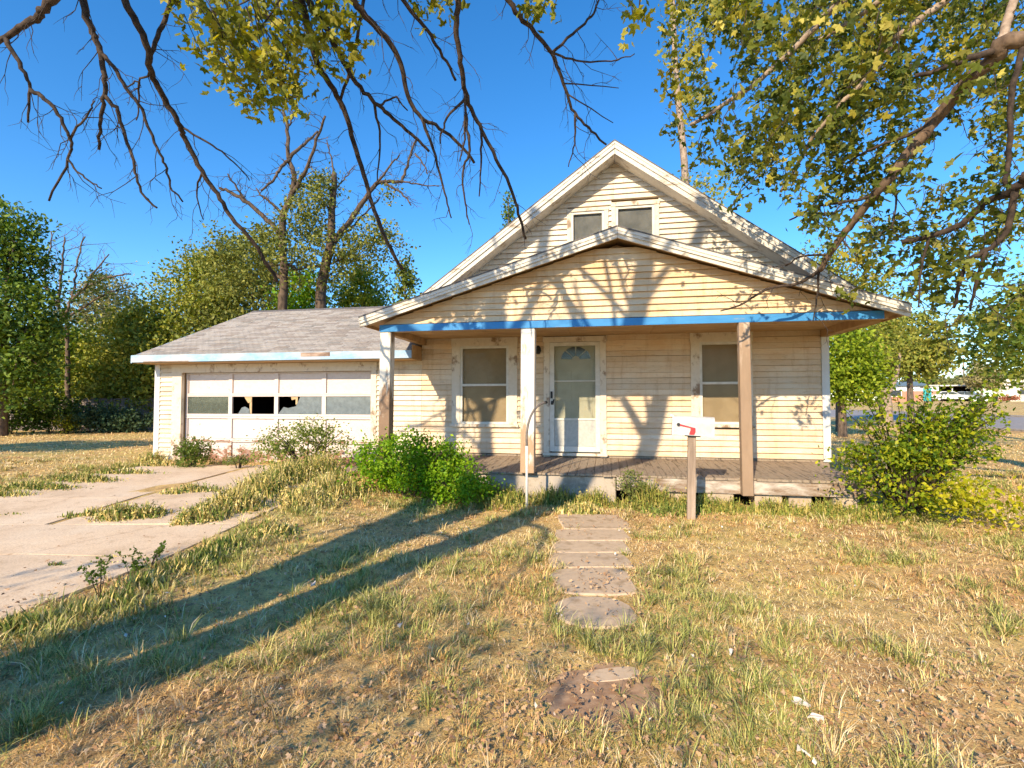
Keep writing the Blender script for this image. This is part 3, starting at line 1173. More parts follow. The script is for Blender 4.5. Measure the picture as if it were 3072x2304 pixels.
for i in range(4):
    x0, x1 = D0 + i * wpan + 0.046, D0 + (i + 1) * wpan - 0.046
    for (za, zb, kd) in rows:
        if kd == 'glass':
            n0, n1 = DN + 0.020, DN + 0.024
            if i == 0:
                MB().box(x0, x1, n0, n1, za, zb).build('pane', M['dusty2'], garage_door)
                MB().box(x0 + 0.52, x0 + 0.85, n0 + 0.012, n0 + 0.016, za + 0.06, za + 0.29).build('cardboard_patch', M['tan'], garage_door)
            elif i == 3:
                MB().box(x0, x1, n0, n1, za, zb).build('pane', M['dusty'], garage_door)
            elif i == 1:
                w, h = x1 - x0, zb - za
                P_ = lambda pts: [(x0 + u * w, za + v * h) for u, v in pts]
                MB().prism(P_([(0.14, 0), (0.42, 0), (0.40, 0.28), (0.30, 0.42), (0.22, 0.36)])[::1], n0, n1).build('glass_shard', M['dusty'], garage_door)
                MB().prism(P_([(0.27, 1), (0.46, 1), (0.44, 0.70), (0.37, 0.62)]), n0 + 0.006, n1 + 0.006).build('wood_scrap', M['tan'], garage_door)
                MB().box(x0 + 0.40 * w, x0 + 0.45 * w, n0 + 0.012, n0 + 0.03, za, zb).build('wood_scrap', M['tan'], garage_door)
            else:
                w, h = x1 - x0, zb - za
                P_ = lambda pts: [(x0 + u * w, za + v * h) for u, v in pts]
                MB().prism(P_([(0.0, 0), (1, 0), (1, 1), (0.50, 1), (0.44, 0.66), (0.40, 0.44), (0.22, 0.34), (0.12, 0.40), (0.05, 0.18)]), n0, n1).build('glass_shard', M['dusty'], garage_door)
                MB().prism(P_([(0.28, 1), (0.44, 1), (0.43, 0.55), (0.39, 0.55), (0.39, 0.86), (0.30, 0.80)]), n0 + 0.006, n1 + 0.006).build('wood_scrap', M['tan'], garage_door)
        elif kd == 'low':
            MB().box(x0, x1, DN + 0.034, DN + 0.044, za, zb).build('panel', M['gdoor'], garage_door)
        else:
            MB().box(x0, x1, DN + 0.034, DN + 0.044, za, zb).build('panel', M['gdoor'], garage_door)
MB().box(D0, D1, DN - 0.01, DN + 0.05, 0.10, 0.197).build('bottom_rail', M['gdoorlow'], garage_door)
MB().box(-8.70, -8.60, -0.039, -0.0355, 0.10, 0.60).build('bare_casing_foot', M['barewood'], house)

# ---- porch deck
deck = MB().box(-3.0, 4.05, -1.60, -0.02, 0.30, 0.385).build('porch_deck', M['dark'], house)
a = -3.08
nb = 54
bw = (4.13 + 3.08) / nb
for i in range(nb):
    e = -1.765 + random.uniform(-0.02, 0.015)
    dz = random.uniform(-0.003, 0.003)
    x0, x1 = a + i * bw + 0.003, a + (i + 1) * bw - 0.003
    zf, zb = 0.432 + dz, 0.498 + dz * 0.3
    MB().quad8([(x0, e, zf - 0.028), (x1, e, zf - 0.028), (x1, -0.008, zb - 0.028), (x0, -0.008, zb - 0.028), (x0, e, zf), (x1, e, zf), (x1, -0.008, zb), (x0, -0.008, zb)]).build('deck_board', M['deck'], deck)
MB().box(0.73, 4.12, -1.768, -1.735, 0.205, 0.398).build('deck_fascia', M['deckfascia'], house)
MB().box(2.70, 4.14, -1.79, -1.7685, 0.395, 0.431).build('deck_edge_board', M['deck'], house)
MB().box(1.95, 2.45, -1.79, -1.7685, 0.398, 0.431).build('deck_edge_board', M['deck'], house)
MB().box(4.085, 4.13, -1.734, -0.10, 0.21, 0.40).build('deck_fascia', M['deckfascia'], house)
stoop = MB().quad8([(-2.98, -1.75, -0.15), (0.72, -1.75, -0.15), (0.72, -1.2, -0.15), (-2.98, -1.2, -0.15), (-2.98, -1.72, 0.395), (0.72, -1.72, 0.395), (0.72, -1.2, 0.395), (-2.98, -1.2, 0.395)]).build('stoop', M['concrete'], house, bevel=0.012)
for (x0, x1, dn) in ((0.95, 1.30, 0), (1.42, 1.82, 0.03), (2.02, 2.40, -0.01), (2.68, 3.06, 0.02), (3.16, 3.46, 0.05), (3.72, 4.06, 0.0)):
    MB().box(x0, x1, -1.73 + dn, -1.45 + dn, -0.12, 0.203).build('pier_block', M['block'], house, bevel=0.012)
MB().box(0.74, 4.05, -1.0, -0.9, -0.1, 0.30).build('crawl_skirt', M['dark'], house)
# foundation strip under the garage and the side
MB().box(-9.21, -8.79, -0.012, 0.12, -0.1, 0.215).build('foundation', M['concrete'], house)
MB().box(-3.985, -3.0, -0.012, 0.12, -0.1, 0.215).build('foundation', M['concrete'], house)
MB().box(4.26, 4.35, 0.0, 9.1, -0.2, 0.12).build('foundation', M['concrete'], house)

# ------------------------------------------------------------------ mailbox
mp = HW(1.675, -2.62)
mail = empty('mailbox', (mp.x, mp.y, H1(mp.x, mp.y)), -TH + R(-4))
tag(mail, 'white metal mailbox with red flag on a grey wooden post', 'mailbox')
MB().quad8([(-0.068, -0.052, -0.2), (0.040, -0.052, -0.2), (0.040, 0.052, -0.2), (-0.068, 0.052, -0.2), (-0.038, -0.050, 1.075), (0.062, -0.050, 1.075), (0.062, 0.050, 1.075), (-0.038, 0.050, 1.075)]).build('post', M['greywood'], mail, bevel=0.006)


def tilt(mb, an, ox, oz):
    c, s = math.cos(an), math.sin(an)
    mb.v = [(ox + x * c - z * s, y, oz + x * s + z * c) for x, y, z in mb.v]
    return mb


TA_ = R(-2.6)
prof = [(-0.088, 0.0), (0.088, 0.0), (0.088, 0.165)] + [(0.088 * math.cos(t), 0.165 + 0.085 * math.sin(t)) for t in np.linspace(0.25, math.pi - 0.25, 9)] + [(-0.088, 0.165)]
mb = MB()
n = len(prof)
L0, L1 = -0.235, 0.265
mb.v += [(L0, y, z) for y, z in prof] + [(L1, y, z) for y, z in prof]
mb.f += [tuple(range(n - 1, -1, -1)), tuple(range(n, 2 * n))] + [(i, (i + 1) % n, n + (i + 1) % n, n + i) for i in range(n)]
tilt(mb, TA_, 0.015, 1.092).build('box', M['mailbox'], mail)
mb = MB()
prof2 = [(y * 1.05, z * 1.03 - 0.002) for y, z in prof]
mb.v += [(L0 - 0.022, y, z) for y, z in prof2] + [(L0 - 0.001, y, z) for y, z in prof2]
mb.f += [tuple(range(n - 1, -1, -1)), tuple(range(n, 2 * n))] + [(i, (i + 1) % n, n + (i + 1) % n, n + i) for i in range(n)]
mb.box(L0 - 0.045, L0 - 0.022, -0.02, 0.02, 0.235, 0.262)
tilt(mb, TA_, 0.015, 1.092).build('box_door', M['corner'], mail)
tilt(MB().box(-0.09, 0.10, -0.075, 0.075, -0.016, -0.001), TA_, 0.015, 1.092).build('mounting_board', M['black'], mail)
tilt(MB().tube([(-0.18, -0.089, 0.135), (-0.18, -0.104, 0.135)], 0.022, 10), TA_, 0.015, 1.092).build('flag_pivot', M['black'], mail)
mb = MB()
mb.prism([(-0.18, 0.125), (-0.03, 0.098), (-0.03, 0.112), (-0.18, 0.147)], -0.1005, -0.0965)
mb.prism([(-0.045, 0.015), (0.015, 0.015), (0.03, 0.05), (0.03, 0.10), (-0.03, 0.113), (-0.03, 0.07)], -0.1045, -0.1005)
tilt(mb, TA_, 0.015, 1.092).build('flag', M['red'], mail)

# ------------------------------------------------------------------ bent pipe handrail by the stoop
M['rustpipe'] = m_speckle('dark_pipe', (0.10, 0.09, 0.085), (0.24, 0.20, 0.17), 12, rough=0.5)


def smooth_pts(pts, n=5):
    P = [Vector(p) for p in pts]
    P = [P[0] * 2 - P[1]] + P + [P[-1] * 2 - P[-2]]
    out = []
    for i in range(1, len(P) - 2):
        p0, p1, p2, p3 = P[i - 1:i + 3]
        for k in range(n):
            t = k / n
            out.append(0.5 * ((2 * p1) + (p2 - p0) * t + (2 * p0 - 5 * p1 + 4 * p2 - p3) * t * t + (3 * p1 - p0 - 3 * p2 + p3) * t ** 3))
    out.append(P[-2])
    return out


pp = HW(-0.54, -2.42)
pz = H1(pp.x, pp.y)
pts = [(0, 0, -0.15), (0, 0, 0.4), (0.0, 0, 0.88)]
pts2 = [(0.0, 0, 0.881), (0.0, 0.0, 1.05), (0.025, 0.03, 1.22), (0.075, 0.09, 1.36), (0.15, 0.18, 1.46), (0.23, 0.30, 1.50)]
rail = empty('pipe_handrail', (pp.x, pp.y, pz), -TH)
tag(rail, 'thin bent metal pipe handrail standing before the middle porch post', 'handrail')
MB().tube(pts, 0.019, 10).build('pipe', M['pipe'], rail, smooth=True)
MB().tube(smooth_pts(pts2), 0.017, 10).build('bent_grip', M['rustpipe'], rail, smooth=True)
MB().tube([(0.23, 0.30, 1.50), (0.25, 0.33, 1.503)], 0.021, 10).build('end_cap', M['black'], rail)


# ------------------------------------------------------------------ leaves
KITES1 = [(0.0, 0.0, 0.0, 1.0)]
KITES3 = [(0.0, 0.0, 0.0, 1.0), (0.9, 0.06, 0.18, 0.78), (-0.9, -0.06, 0.18, 0.78)]


def leaf_arrays(C, size, palette, droop=0.0, lobes=1, upbias=0.3, width=0.62):
    """C (n,3) leaf centres -> V,F,tint"""
    n = len(C)
    # random orientation: axis direction d, normal w
    d = rng.normal(size=(n, 3))
    d[:, 2] -= droop
    d /= np.linalg.norm(d, axis=1)[:, None] + 1e-9
    w = rng.normal(size=(n, 3))
    w[:, 2] += upbias * 2.0
    w -= d * np.sum(w * d, axis=1)[:, None]
    w /= np.linalg.norm(w, axis=1)[:, None] + 1e-9
    u = np.cross(d, w)
    s = size * rng.uniform(0.65, 1.3, n)
    pal = np.array(palette)
    t = rng.random(n) * (len(pal) - 1)
    i = np.minimum(t.astype(int), len(pal) - 2)
    fr = (t - i)[:, None]
    tint = pal[i] * (1 - fr) + pal[i + 1] * fr
    tint *= rng.uniform(0.8, 1.2, n)[:, None]
    VV, FF, TT = [], [], []
    off = 0
    for (an, ox, oy, sc) in (KITES1 if lobes == 1 else KITES3):
        ca, sa = math.cos(an), math.sin(an)
        tmpl = [(0, 0, 0), (width * 0.5, 0.45, 0.10), (0, 1.0, -0.05), (-width * 0.5, 0.45, 0.10)]
        P = []
        for (x, y, z) in tmpl:
            x, y, z = x * sc, y * sc, z * sc
            x, y = x * ca + y * sa + ox, -x * sa + y * ca + oy
            P.append(C + s[:, None] * (x * u + (y - 0.4) * d + z * w))
        VV.append(np.stack(P, 1).reshape(-1, 3))
        b = off + np.arange(n)[:, None] * 4
        FF.append(np.concatenate([b + np.array([0, 1, 2]), b + np.array([0, 2, 3])], 0))
        TT.append(np.concatenate([tint, tint], 0))
        off += 4 * n
    return np.concatenate(VV), np.concatenate(FF), np.concatenate(TT)


def leaf_obj(name, C, size, palette, mat, parent=None, **kw):
    V, F, T = leaf_arrays(np.asarray(C), size, palette, **kw)
    return fast_mesh(name, V, F, M[mat], parent, tint=T)


def clump_points(center, rad, nclump, per, cr, shell=0.45, zcut=-0.9):
    """leaf centres gathered in clumps inside an ellipsoid"""
    c = np.array(center)
    r = np.array(rad)
    out = []
    while len(out) < nclump:
        p = rng.normal(size=3)
        p /= np.linalg.norm(p)
        if p[2] < zcut:
            continue
        p *= (shell + (1 - shell) * rng.random() ** 0.6)
        q = c + p * r
        k = int(per * rng.uniform(0.5, 1.5))
        out.append(q + rng.normal(size=(k, 3)) * cr * rng.uniform(0.6, 1.3) * np.array([1, 1, 0.7]))
    return np.concatenate(out)


def smooth_line(pts, n=6):
    pts = [Vector(p) for p in pts]
    if len(pts) < 3:
        return [pts[0].lerp(pts[-1], t / 4) for t in range(5)]
    out = []
    P = [pts[0] * 2 - pts[1]] + pts + [pts[-1] * 2 - pts[-2]]
    for i in range(1, len(P) - 2):
        p0, p1, p2, p3 = P[i - 1:i + 3]
        for k in range(n):
            t = k / n
            out.append(0.5 * ((2 * p1) + (p2 - p0) * t + (2 * p0 - 5 * p1 + 4 * p2 - p3) * t * t + (3 * p1 - p0 - 3 * p2 + p3) * t ** 3))
    out.append(pts[-1])
    return out


def limb(mb, pts, r0, r1, sides=7, n=5, wob=0.0):
    L = smooth_line(pts, n)
    m = len(L)
    if wob:
        L = [p + Vector(rng.normal(size=3) * wob * (0 if i == 0 else 1)) for i, p in enumerate(L)]
    rad = [r0 + (r1 - r0) * (i / (m - 1)) ** 0.85 for i in range(m)]
    mb.tube(L, rad, sides)
    return L, rad


def twigs(mb, line, rad, every, length, r, seed_dir=None, depth=1, droop=0.3, tips=None, spread=1.0, sides=4):
    """side twigs along a limb; tip points gathered in tips"""
    m = len(line)
    i = 2
    while i < m - 1:
        p = line[i]
        t = (line[min(i + 1, m - 1)] - line[i - 1]).normalized()
        d = Vector(rng.normal(size=3))
        d = (d - t * d.dot(t)).normalized() * spread + t * rng.uniform(0.3, 1.0)
        d.z -= droop
        d.normalize()
        ln = length * rng.uniform(0.4, 1.3)
        pts = [p]
        q, dd = p.copy(), d.copy()
        for s in range(4):
            dd = (dd + Vector(rng.normal(size=3)) * 0.28 + Vector((0, 0, -0.10 * droop))).normalized()
            q = q + dd * ln / 4
            pts.append(q.copy())
        rr = min(r, rad[i] * 0.7)
        mb.tube(pts, [rr, rr * 0.8, rr * 0.65, rr * 0.5, rr * 0.3], sides, cap=False)
        if tips is not None:
            tips.append(pts)
        if depth > 1:
            twigs(mb, pts, [rr] * 5, 1, length * 0.5, rr * 0.6, depth=depth - 1, droop=droop, tips=tips, spread=spread, sides=3)
        i += max(1, int(every * rng.uniform(0.5, 1.6)))


# palettes (linear, real leaf colours)
GREEN = [(0.07, 0.13, 0.016), (0.14, 0.21, 0.024), (0.22, 0.28, 0.035), (0.32, 0.33, 0.05)]
OLIVE = [(0.12, 0.16, 0.024), (0.20, 0.235, 0.034), (0.29, 0.30, 0.048), (0.40, 0.36, 0.07)]
DEEP = [(0.045, 0.09, 0.014), (0.09, 0.15, 0.020), (0.15, 0.21, 0.030)]
YELLOW = [(0.12, 0.16, 0.012), (0.24, 0.26, 0.018), (0.36, 0.34, 0.025), (0.48, 0.40, 0.035)]
BRIGHT = [(0.10, 0.24, 0.010), (0.17, 0.34, 0.012), (0.27, 0.42, 0.016)]
GREY = [(0.16, 0.18, 0.07), (0.26, 0.26, 0.11), (0.38, 0.34, 0.17)]


# ------------------------------------------------------------------ the old bare tree beside the camera (its shadow lies on lawn and house)
def TP(x, z, y=0.0):
    return Vector((x, y, z))


shade = empty('old_tree', (-4.3, 0.0, 0))
tag(shade, 'half dead old tree, bare drooping branches across the top of the sky', 'tree')
OFF = Vector((4.3, 0, 0))


def loc_(pts):
    return [Vector(p) + OFF for p in pts]


mb = MB()
limb(mb, loc_([TP(-4.25, -0.3), TP(-4.3, 0.3), TP(-4.35, 1.6), TP(-4.3, 3.0)]), 0.40, 0.30, 12)
S1 = [TP(-3.98, -0.3), TP(-3.80, 0.7), TP(-3.64, 2.0), TP(-3.46, 3.5), TP(-3.17, 4.8, 0.05), TP(-2.55, 5.8), TP(-2.32, 6.4), TP(-2.12, 7.2), TP(-1.95, 8.1), TP(-1.75, 9.0), TP(-1.25, 10.3)]
S2 = [TP(-4.3, 2.6), TP(-4.38, 3.8), TP(-4.36, 5.0), TP(-4.30, 6.3), TP(-4.40, 7.5), TP(-4.5, 8.1), TP(-4.6, 9.2), TP(-4.4, 10.6)]
S3 = [TP(-4.32, 2.6), TP(-4.95, 4.0, -0.05), TP(-5.45, 5.3), TP(-5.64, 6.4), TP(-5.66, 6.9), TP(-5.75, 7.35), TP(-6.0, 7.6), TP(-6.5, 8.2), TP(-7.0, 9.4)]
limb(mb, loc_(S1), 0.29, 0.10, 10)
limb(mb, loc_(S2), 0.29, 0.11, 10)
limb(mb, loc_(S3), 0.22, 0.06, 10)
mb.build('trunk', M['bark'], shade, smooth=True)
mb = MB()
# forks that draw the shadows on the pediment and the wall
for pts, r0, r1 in (
        ([TP(-2.36, 6.2), TP(-2.62, 6.75), TP(-2.85, 7.2), TP(-3.1, 8.0)], 0.055, 0.03),
        ([TP(-2.38, 6.2), TP(-2.70, 6.8), TP(-3.05, 7.4)], 0.035, 0.02),
        ([TP(-2.07, 7.4), TP(-1.7, 7.9), TP(-1.3, 8.35), TP(-0.7, 9.2)], 0.07, 0.035),
        ([TP(-4.35, 6.8), TP(-3.95, 7.5), TP(-3.6, 8.2), TP(-3.1, 9.3)], 0.10, 0.05),
        ([TP(-3.0, 7.2), TP(-3.3, 7.9), TP(-3.55, 8.5), TP(-3.9, 9.4)], 0.06, 0.03),
        ([TP(-5.6, 6.2), TP(-5.95, 6.7), TP(-6.5, 6.95), TP(-7.4, 7.1)], 0.05, 0.03),
        ([TP(-1.95, 8.1), TP(-2.3, 9.0), TP(-2.5, 10.2)], 0.06, 0.03),
        ([TP(-4.5, 8.3), TP(-5.0, 9.2), TP(-5.3, 10.4)], 0.06, 0.03),
        ([TP(-1.85, 8.6), TP(-1.2, 9.4), TP(-0.4, 9.9)], 0.05, 0.02)):
    m1 = MB()
    l_, r_ = limb(m1, loc_(pts), r0, r1, 7)
    m1.build('limb', M['bark'], shade, smooth=True)
    twigs(mb, l_, r_, 9, 0.9, 0.010, droop=0.1, depth=2)
mb.build('twig', M['bark'], shade, smooth=True)['kind'] = 'stuff'

# unseen leafy boughs, added behind the camera to dapple the near grass with shade
dapple_bough = []
for (e, k) in (((-5.6, -3.0, 3.2), 22), ((-4.4, -3.2, 3.5), 26), ((-3.4, -2.7, 3.2), 20), ((-6.4, -1.6, 3.6), 12)):
    m1 = MB()
    ev = Vector(e)
    st = TP(-4.36, 3.6) if e[0] < -3.5 else TP(-3.3, 3.9)
    l_, r_ = limb(m1, loc_([st, st.lerp(ev, 0.5) + Vector((0, 0, 0.7)), ev]), 0.05, 0.015, 7)
    m1.build('dapple_bough', M['bark'], shade, smooth=True)
    for _ in range(k):
        q = np.array(ev) + rng.normal(size=3) * np.array([0.75, 0.5, 0.35])
        dapple_bough.append(q + rng.normal(size=(16, 3)) * 0.13 + np.array(OFF))
leaf_obj('dapple_foliage', np.concatenate(dapple_bough), 0.085, GREEN, 'leaf', shade, droop=0.4)

# drooping branches seen against the sky: (points, first distance, last distance, radius px at start, end)
BR = [
    ([(430, -260), (300, -120), (153, 0), (115, 50), (70, 76), (0, 122), (-120, 190), (-260, 230), (-380, 330), (-440, 480)], 4.0, 4.5, 16, 3, 'S3'),
    ([(28, 118), (65, 205), (90, 265), (86, 365)], 4.25, 4.4, 8, 3, None),
    ([(90, 265), (146, 305), (188, 368), (212, 418), (205, 480), (146, 597)], 4.3, 4.6, 7, 3, None),
    ([(212, 418), (264, 340), (285, 300)], 4.4, 4.4, 4, 2, None),
    ([(208, 480), (257, 535), (306, 566)], 4.45, 4.5, 3.5, 2, None),
    ([(190, -240), (225, -110), (250, 0), (274, 83), (299, 146), (312, 229), (312, 285), (302, 361), (295, 445)], 4.2, 4.8, 14, 4, 'S2'),
    ([(312, 280), (354, 333), (375, 410), (406, 500), (424, 576), (469, 625)], 4.5, 4.9, 7, 3, None),
    ([(299, 150), (340, 201), (389, 278), (430, 340), (472, 445), (500, 507), (514, 562), (549, 604)], 4.4, 5.0, 7, 2.5, None),
    ([(300, -230), (335, -120), (375, 0), (410, 70), (444, 153), (455, 222), (486, 285), (535, 368), (556, 417), (604, 514), (653, 583), (694, 653), (757, 722), (792, 778), (833, 847)], 4.4, 6.4, 11, 5, 'S2'),
    ([(451, 176), (479, 97), (514, 0), (540, -90)], 4.6, 4.5, 7, 8, None),
    ([(444, 222), (417, 243), (375, 264)], 4.7, 4.8, 4, 2, None),
    ([(417, 243), (417, 292), (410, 361)], 4.75, 4.8, 4, 2, None),
    ([(556, 375), (639, 437), (701, 486), (750, 542)], 5.2, 5.6, 4, 1.5, None),
    ([(590, 520), (590, 576), (608, 660)], 5.4, 5.6, 4, 1.5, None),
    ([(870, -260), (885, -110), (903, 0), (924, 83), (951, 187), (993, 257), (1035, 340), (1069, 451), (1104, 569), (1139, 674), (1180, 764), (1208, 806)], 4.6, 6.6, 12, 5, 'S1'),
    ([(1020, 310), (1056, 194), (1083, 55), (1100, -40)], 5.1, 5.0, 5, 6, None),
    ([(850, -240), (890, -100), (924, 0), (972, 69), (1021, 167), (1069, 250), (1125, 306), (1180, 354), (1243, 410), (1285, 451)], 4.6, 6.0, 12, 4, 'S1'),
    ([(1138, 300), (1187, 292), (1222, 333)], 5.4, 5.5, 4, 2, None),
    ([(1125, 310), (1139, 417), (1132, 542)], 5.4, 5.7, 5, 2, None),
    ([(1000, -240), (1030, -110), (1062, 0), (1111, 62), (1167, 125), (1208, 208), (1222, 285), (1264, 354), (1305, 375), (1375, 430), (1424, 486)], 4.6, 5.9, 12, 4, 'S1'),
    ([(1264, 354), (1299, 444), (1333, 576), (1354, 653)], 5.5, 5.8, 6, 2, None),
    ([(1150, -230), (1175, -100), (1208, 0), (1271, 76), (1319, 153), (1368, 243)], 4.6, 5.4, 9, 4, 'S1'),
    ([(1370, -260), (1375, -110), (1375, 0), (1371, 111), (1385, 208), (1396, 278), (1417, 333), (1444, 389), (1479, 458), (1528, 555), (1555, 640), (1578, 720)], 4.6, 6.3, 10, 4, 'S1'),
    ([(1382, 290), (1340, 354), (1319, 430)], 5.3, 5.4, 5, 2.5, None),
    ([(1389, 285), (1392, 417), (1378, 486)], 5.3, 5.5, 4.5, 2, None),
    ([(1403, 333), (1410, 451), (1389, 514), (1396, 611), (1406, 674)], 5.4, 5.7, 5, 2, None),
    ([(1430, 389), (1444, 486), (1437, 590)], 5.5, 5.7, 4.5, 2, None),
    ([(1420, -230), (1470, -110), (1536, 20), (1592, 83), (1654, 160), (1689, 250), (1717, 326), (1765, 382), (1821, 437)], 4.6, 5.8, 10, 3, 'S1'),
    ([(1654, 153), (1730, 90), (1779, 42), (1796, 0), (1820, -60)], 5.0, 5.0, 5, 2.5, None),
    ([(1656, 162), (1730, 181), (1835, 184), (1904, 160)], 5.1, 5.3, 4, 1.5, None),
    ([(1689, 250), (1855, 260)], 5.3, 5.4, 2.5, 1.2, None),
    ([(1723, 333), (1723, 430), (1706, 500)], 5.4, 5.6, 4, 1.5, None),
    ([(1700, 285), (1841, 368)], 5.4, 5.5, 2.5, 1.2, None),
]
STEMTOP = {'S1': TP(-1.95, 8.1), 'S2': TP(-4.5, 8.1), 'S3': TP(-5.75, 7.35)}
STEMTOPS = {'S1': [TP(-2.12, 7.2), TP(-2.32, 6.4), TP(-1.95, 8.1), TP(-1.75, 9.0)], 'S2': [TP(-4.40, 7.5), TP(-4.30, 6.3), TP(-4.5, 8.1)], 'S3': [TP(-5.66, 6.9)]}
nstem = {'S1': 0, 'S2': 0, 'S3': 0}


def pix(p):
    y = p.y * CP + (p.z - EYE) * SP
    u = -p.y * SP + (p.z - EYE) * CP
    return (CX + FPX * p.x / y, CY - FPX * u / y) if y > 0.2 else (1e9, 1e9)


def snap(P, pts, built, depth):
    """start a side branch on the limb it grows from"""
    if not built:
        return P
    x0, y0 = pts[0]
    best = min(built, key=lambda q: (pix(q)[0] - x0) ** 2 + (pix(q)[1] - y0) ** 2)
    dd = best.y - P[0].y
    out = [best.copy()]
    for i in range(1, len(pts)):
        out.append(PT(pts[i][0], pts[i][1], depth(i) + dd))
    return out


built = []
mb = MB()
fine = MB()
for (pts, d0, d1, w0, w1, st) in BR:
    P = []
    m = len(pts)
    for i, (x, y) in enumerate(pts):
        d = d0 + (d1 - d0) * i / (m - 1) + 0.06 * math.sin(7 * i + d0 * 9)
        P.append(PT(x, y, d))
    r0, r1 = w0 * d0 / FPX, w1 * d1 / FPX
    if not st:
        P = snap(P, pts, built, lambda i: d0 + (d1 - d0) * i / (m - 1))
    if st:
        opts = STEMTOPS[st]
        top = opts[nstem[st] % len(opts)]
        nstem[st] += 1
        q = P[0]
        mid = top.lerp(q, 0.5) + Vector((0, 0, 0.45))
        P = [top, mid] + P
        r0 *= 1.25
    m1 = MB()
    l_, r_ = limb(m1, loc_(P), r0, r1, 7, 5, wob=0.006)
    m1.build('branch', M['barkd'], shade, smooth=True)
    built += [p - OFF for p in l_]
    s = len(l_) // 3 if st else 0
    twigs(fine, l_[s:], r_[s:], 3.5, 0.42, 0.0048, droop=0.55, depth=2, spread=0.8, sides=4)
fine.build('twig', M['twig'], shade)['kind'] = 'stuff'
# the leafy tuft still alive on it
C = []
tw = MB()
for (x, y, rx, ry, k) in ((640, 30, 75, 50, 8), (760, 40, 90, 60, 9), (880, 60, 100, 60, 8), (700, 130, 90, 60, 9), (820, 190, 80, 70, 9), (760, 250, 55, 50, 5), (870, 250, 50, 40, 4), (1000, 60, 70, 90, 8), (1020, 140, 40, 50, 4), (720, 180, 60, 40, 4),
                         (890, 150, 70, 50, 6), (1300, 15, 55, 35, 5), (1620, 30, 40, 40, 4), (1915, 55, 18, 35, 2), (620, 120, 25, 50, 2), (760, 300, 30, 20, 2), (880, 290, 25, 25, 2)):
    for _ in range(k):
        d = rng.uniform(4.7, 5.6)
        p = PT(x + rng.normal() * rx * 0.55, y + rng.normal() * ry * 0.55, d)
        q = p + Vector(rng.normal(size=3)) * 0.12 + Vector((-0.1, -0.1, 0.25))
        tw.tube([q + OFF, p + OFF], [0.006, 0.003], 4, cap=False)
        C.append(np.array(p)[None] + rng.normal(size=(15, 3)) * 0.10)
# twig stems that carry the tuft
for (a_, b_, c_) in (((1020, -120), (980, 20), (960, 150)), ((960, -140), (880, 0), (850, 280)), ((860, -140), (760, -10), (640, 40)), ((900, -110), (800, 60), (700, 160)), ((1350, -100), (1320, -20), (1290, 25)), ((1640, -120), (1630, -20), (1615, 45)), ((1930, -110), (1920, 0), (1914, 70))):
    limb(tw, loc_([PT(*a_, 4.9), PT(*b_, 5.1), PT(*c_, 5.2)]), 0.014, 0.005, 5)
tw.build('leaf_twig', M['twig'], shade)['kind'] = 'stuff'
C = np.concatenate(C) + np.array(OFF)
leaf_obj('foliage', C, 0.085, [(0.12, 0.14, 0.016), (0.21, 0.22, 0.024), (0.32, 0.30, 0.035), (0.44, 0.38, 0.06)], 'leaf', shade, droop=0.5, lobes=3)

# ------------------------------------------------------------------ leafy tree at the right
rt = Vector((8.2, 3.4, 0))
rtree = empty('leafy_tree', rt)
tag(rtree, 'spreading leafy tree overhanging the porch roof and right of the sky', 'tree')


def rl(pts):
    return [Vector(p) - rt for p in pts]


mb = MB()
top = Vector((8.0, 3.6, 4.2))
limb(mb, rl([Vector((8.2, 3.4, -0.3)), Vector((8.25, 3.4, 0.5)), Vector((8.1, 3.5, 2.2)), top, Vector((7.7, 3.9, 6.5)), Vector((7.4, 4.2, 9.0)), Vector((7.2, 4.4, 12.0))]), 0.42, 0.12, 12)
mb.build('trunk', M['bark'], rtree, smooth=True)


def c2(pts):      # second study crop -> photo pixels
    return [(1536 + 0.6944 * x, 0.6944 * y) for x, y in pts]


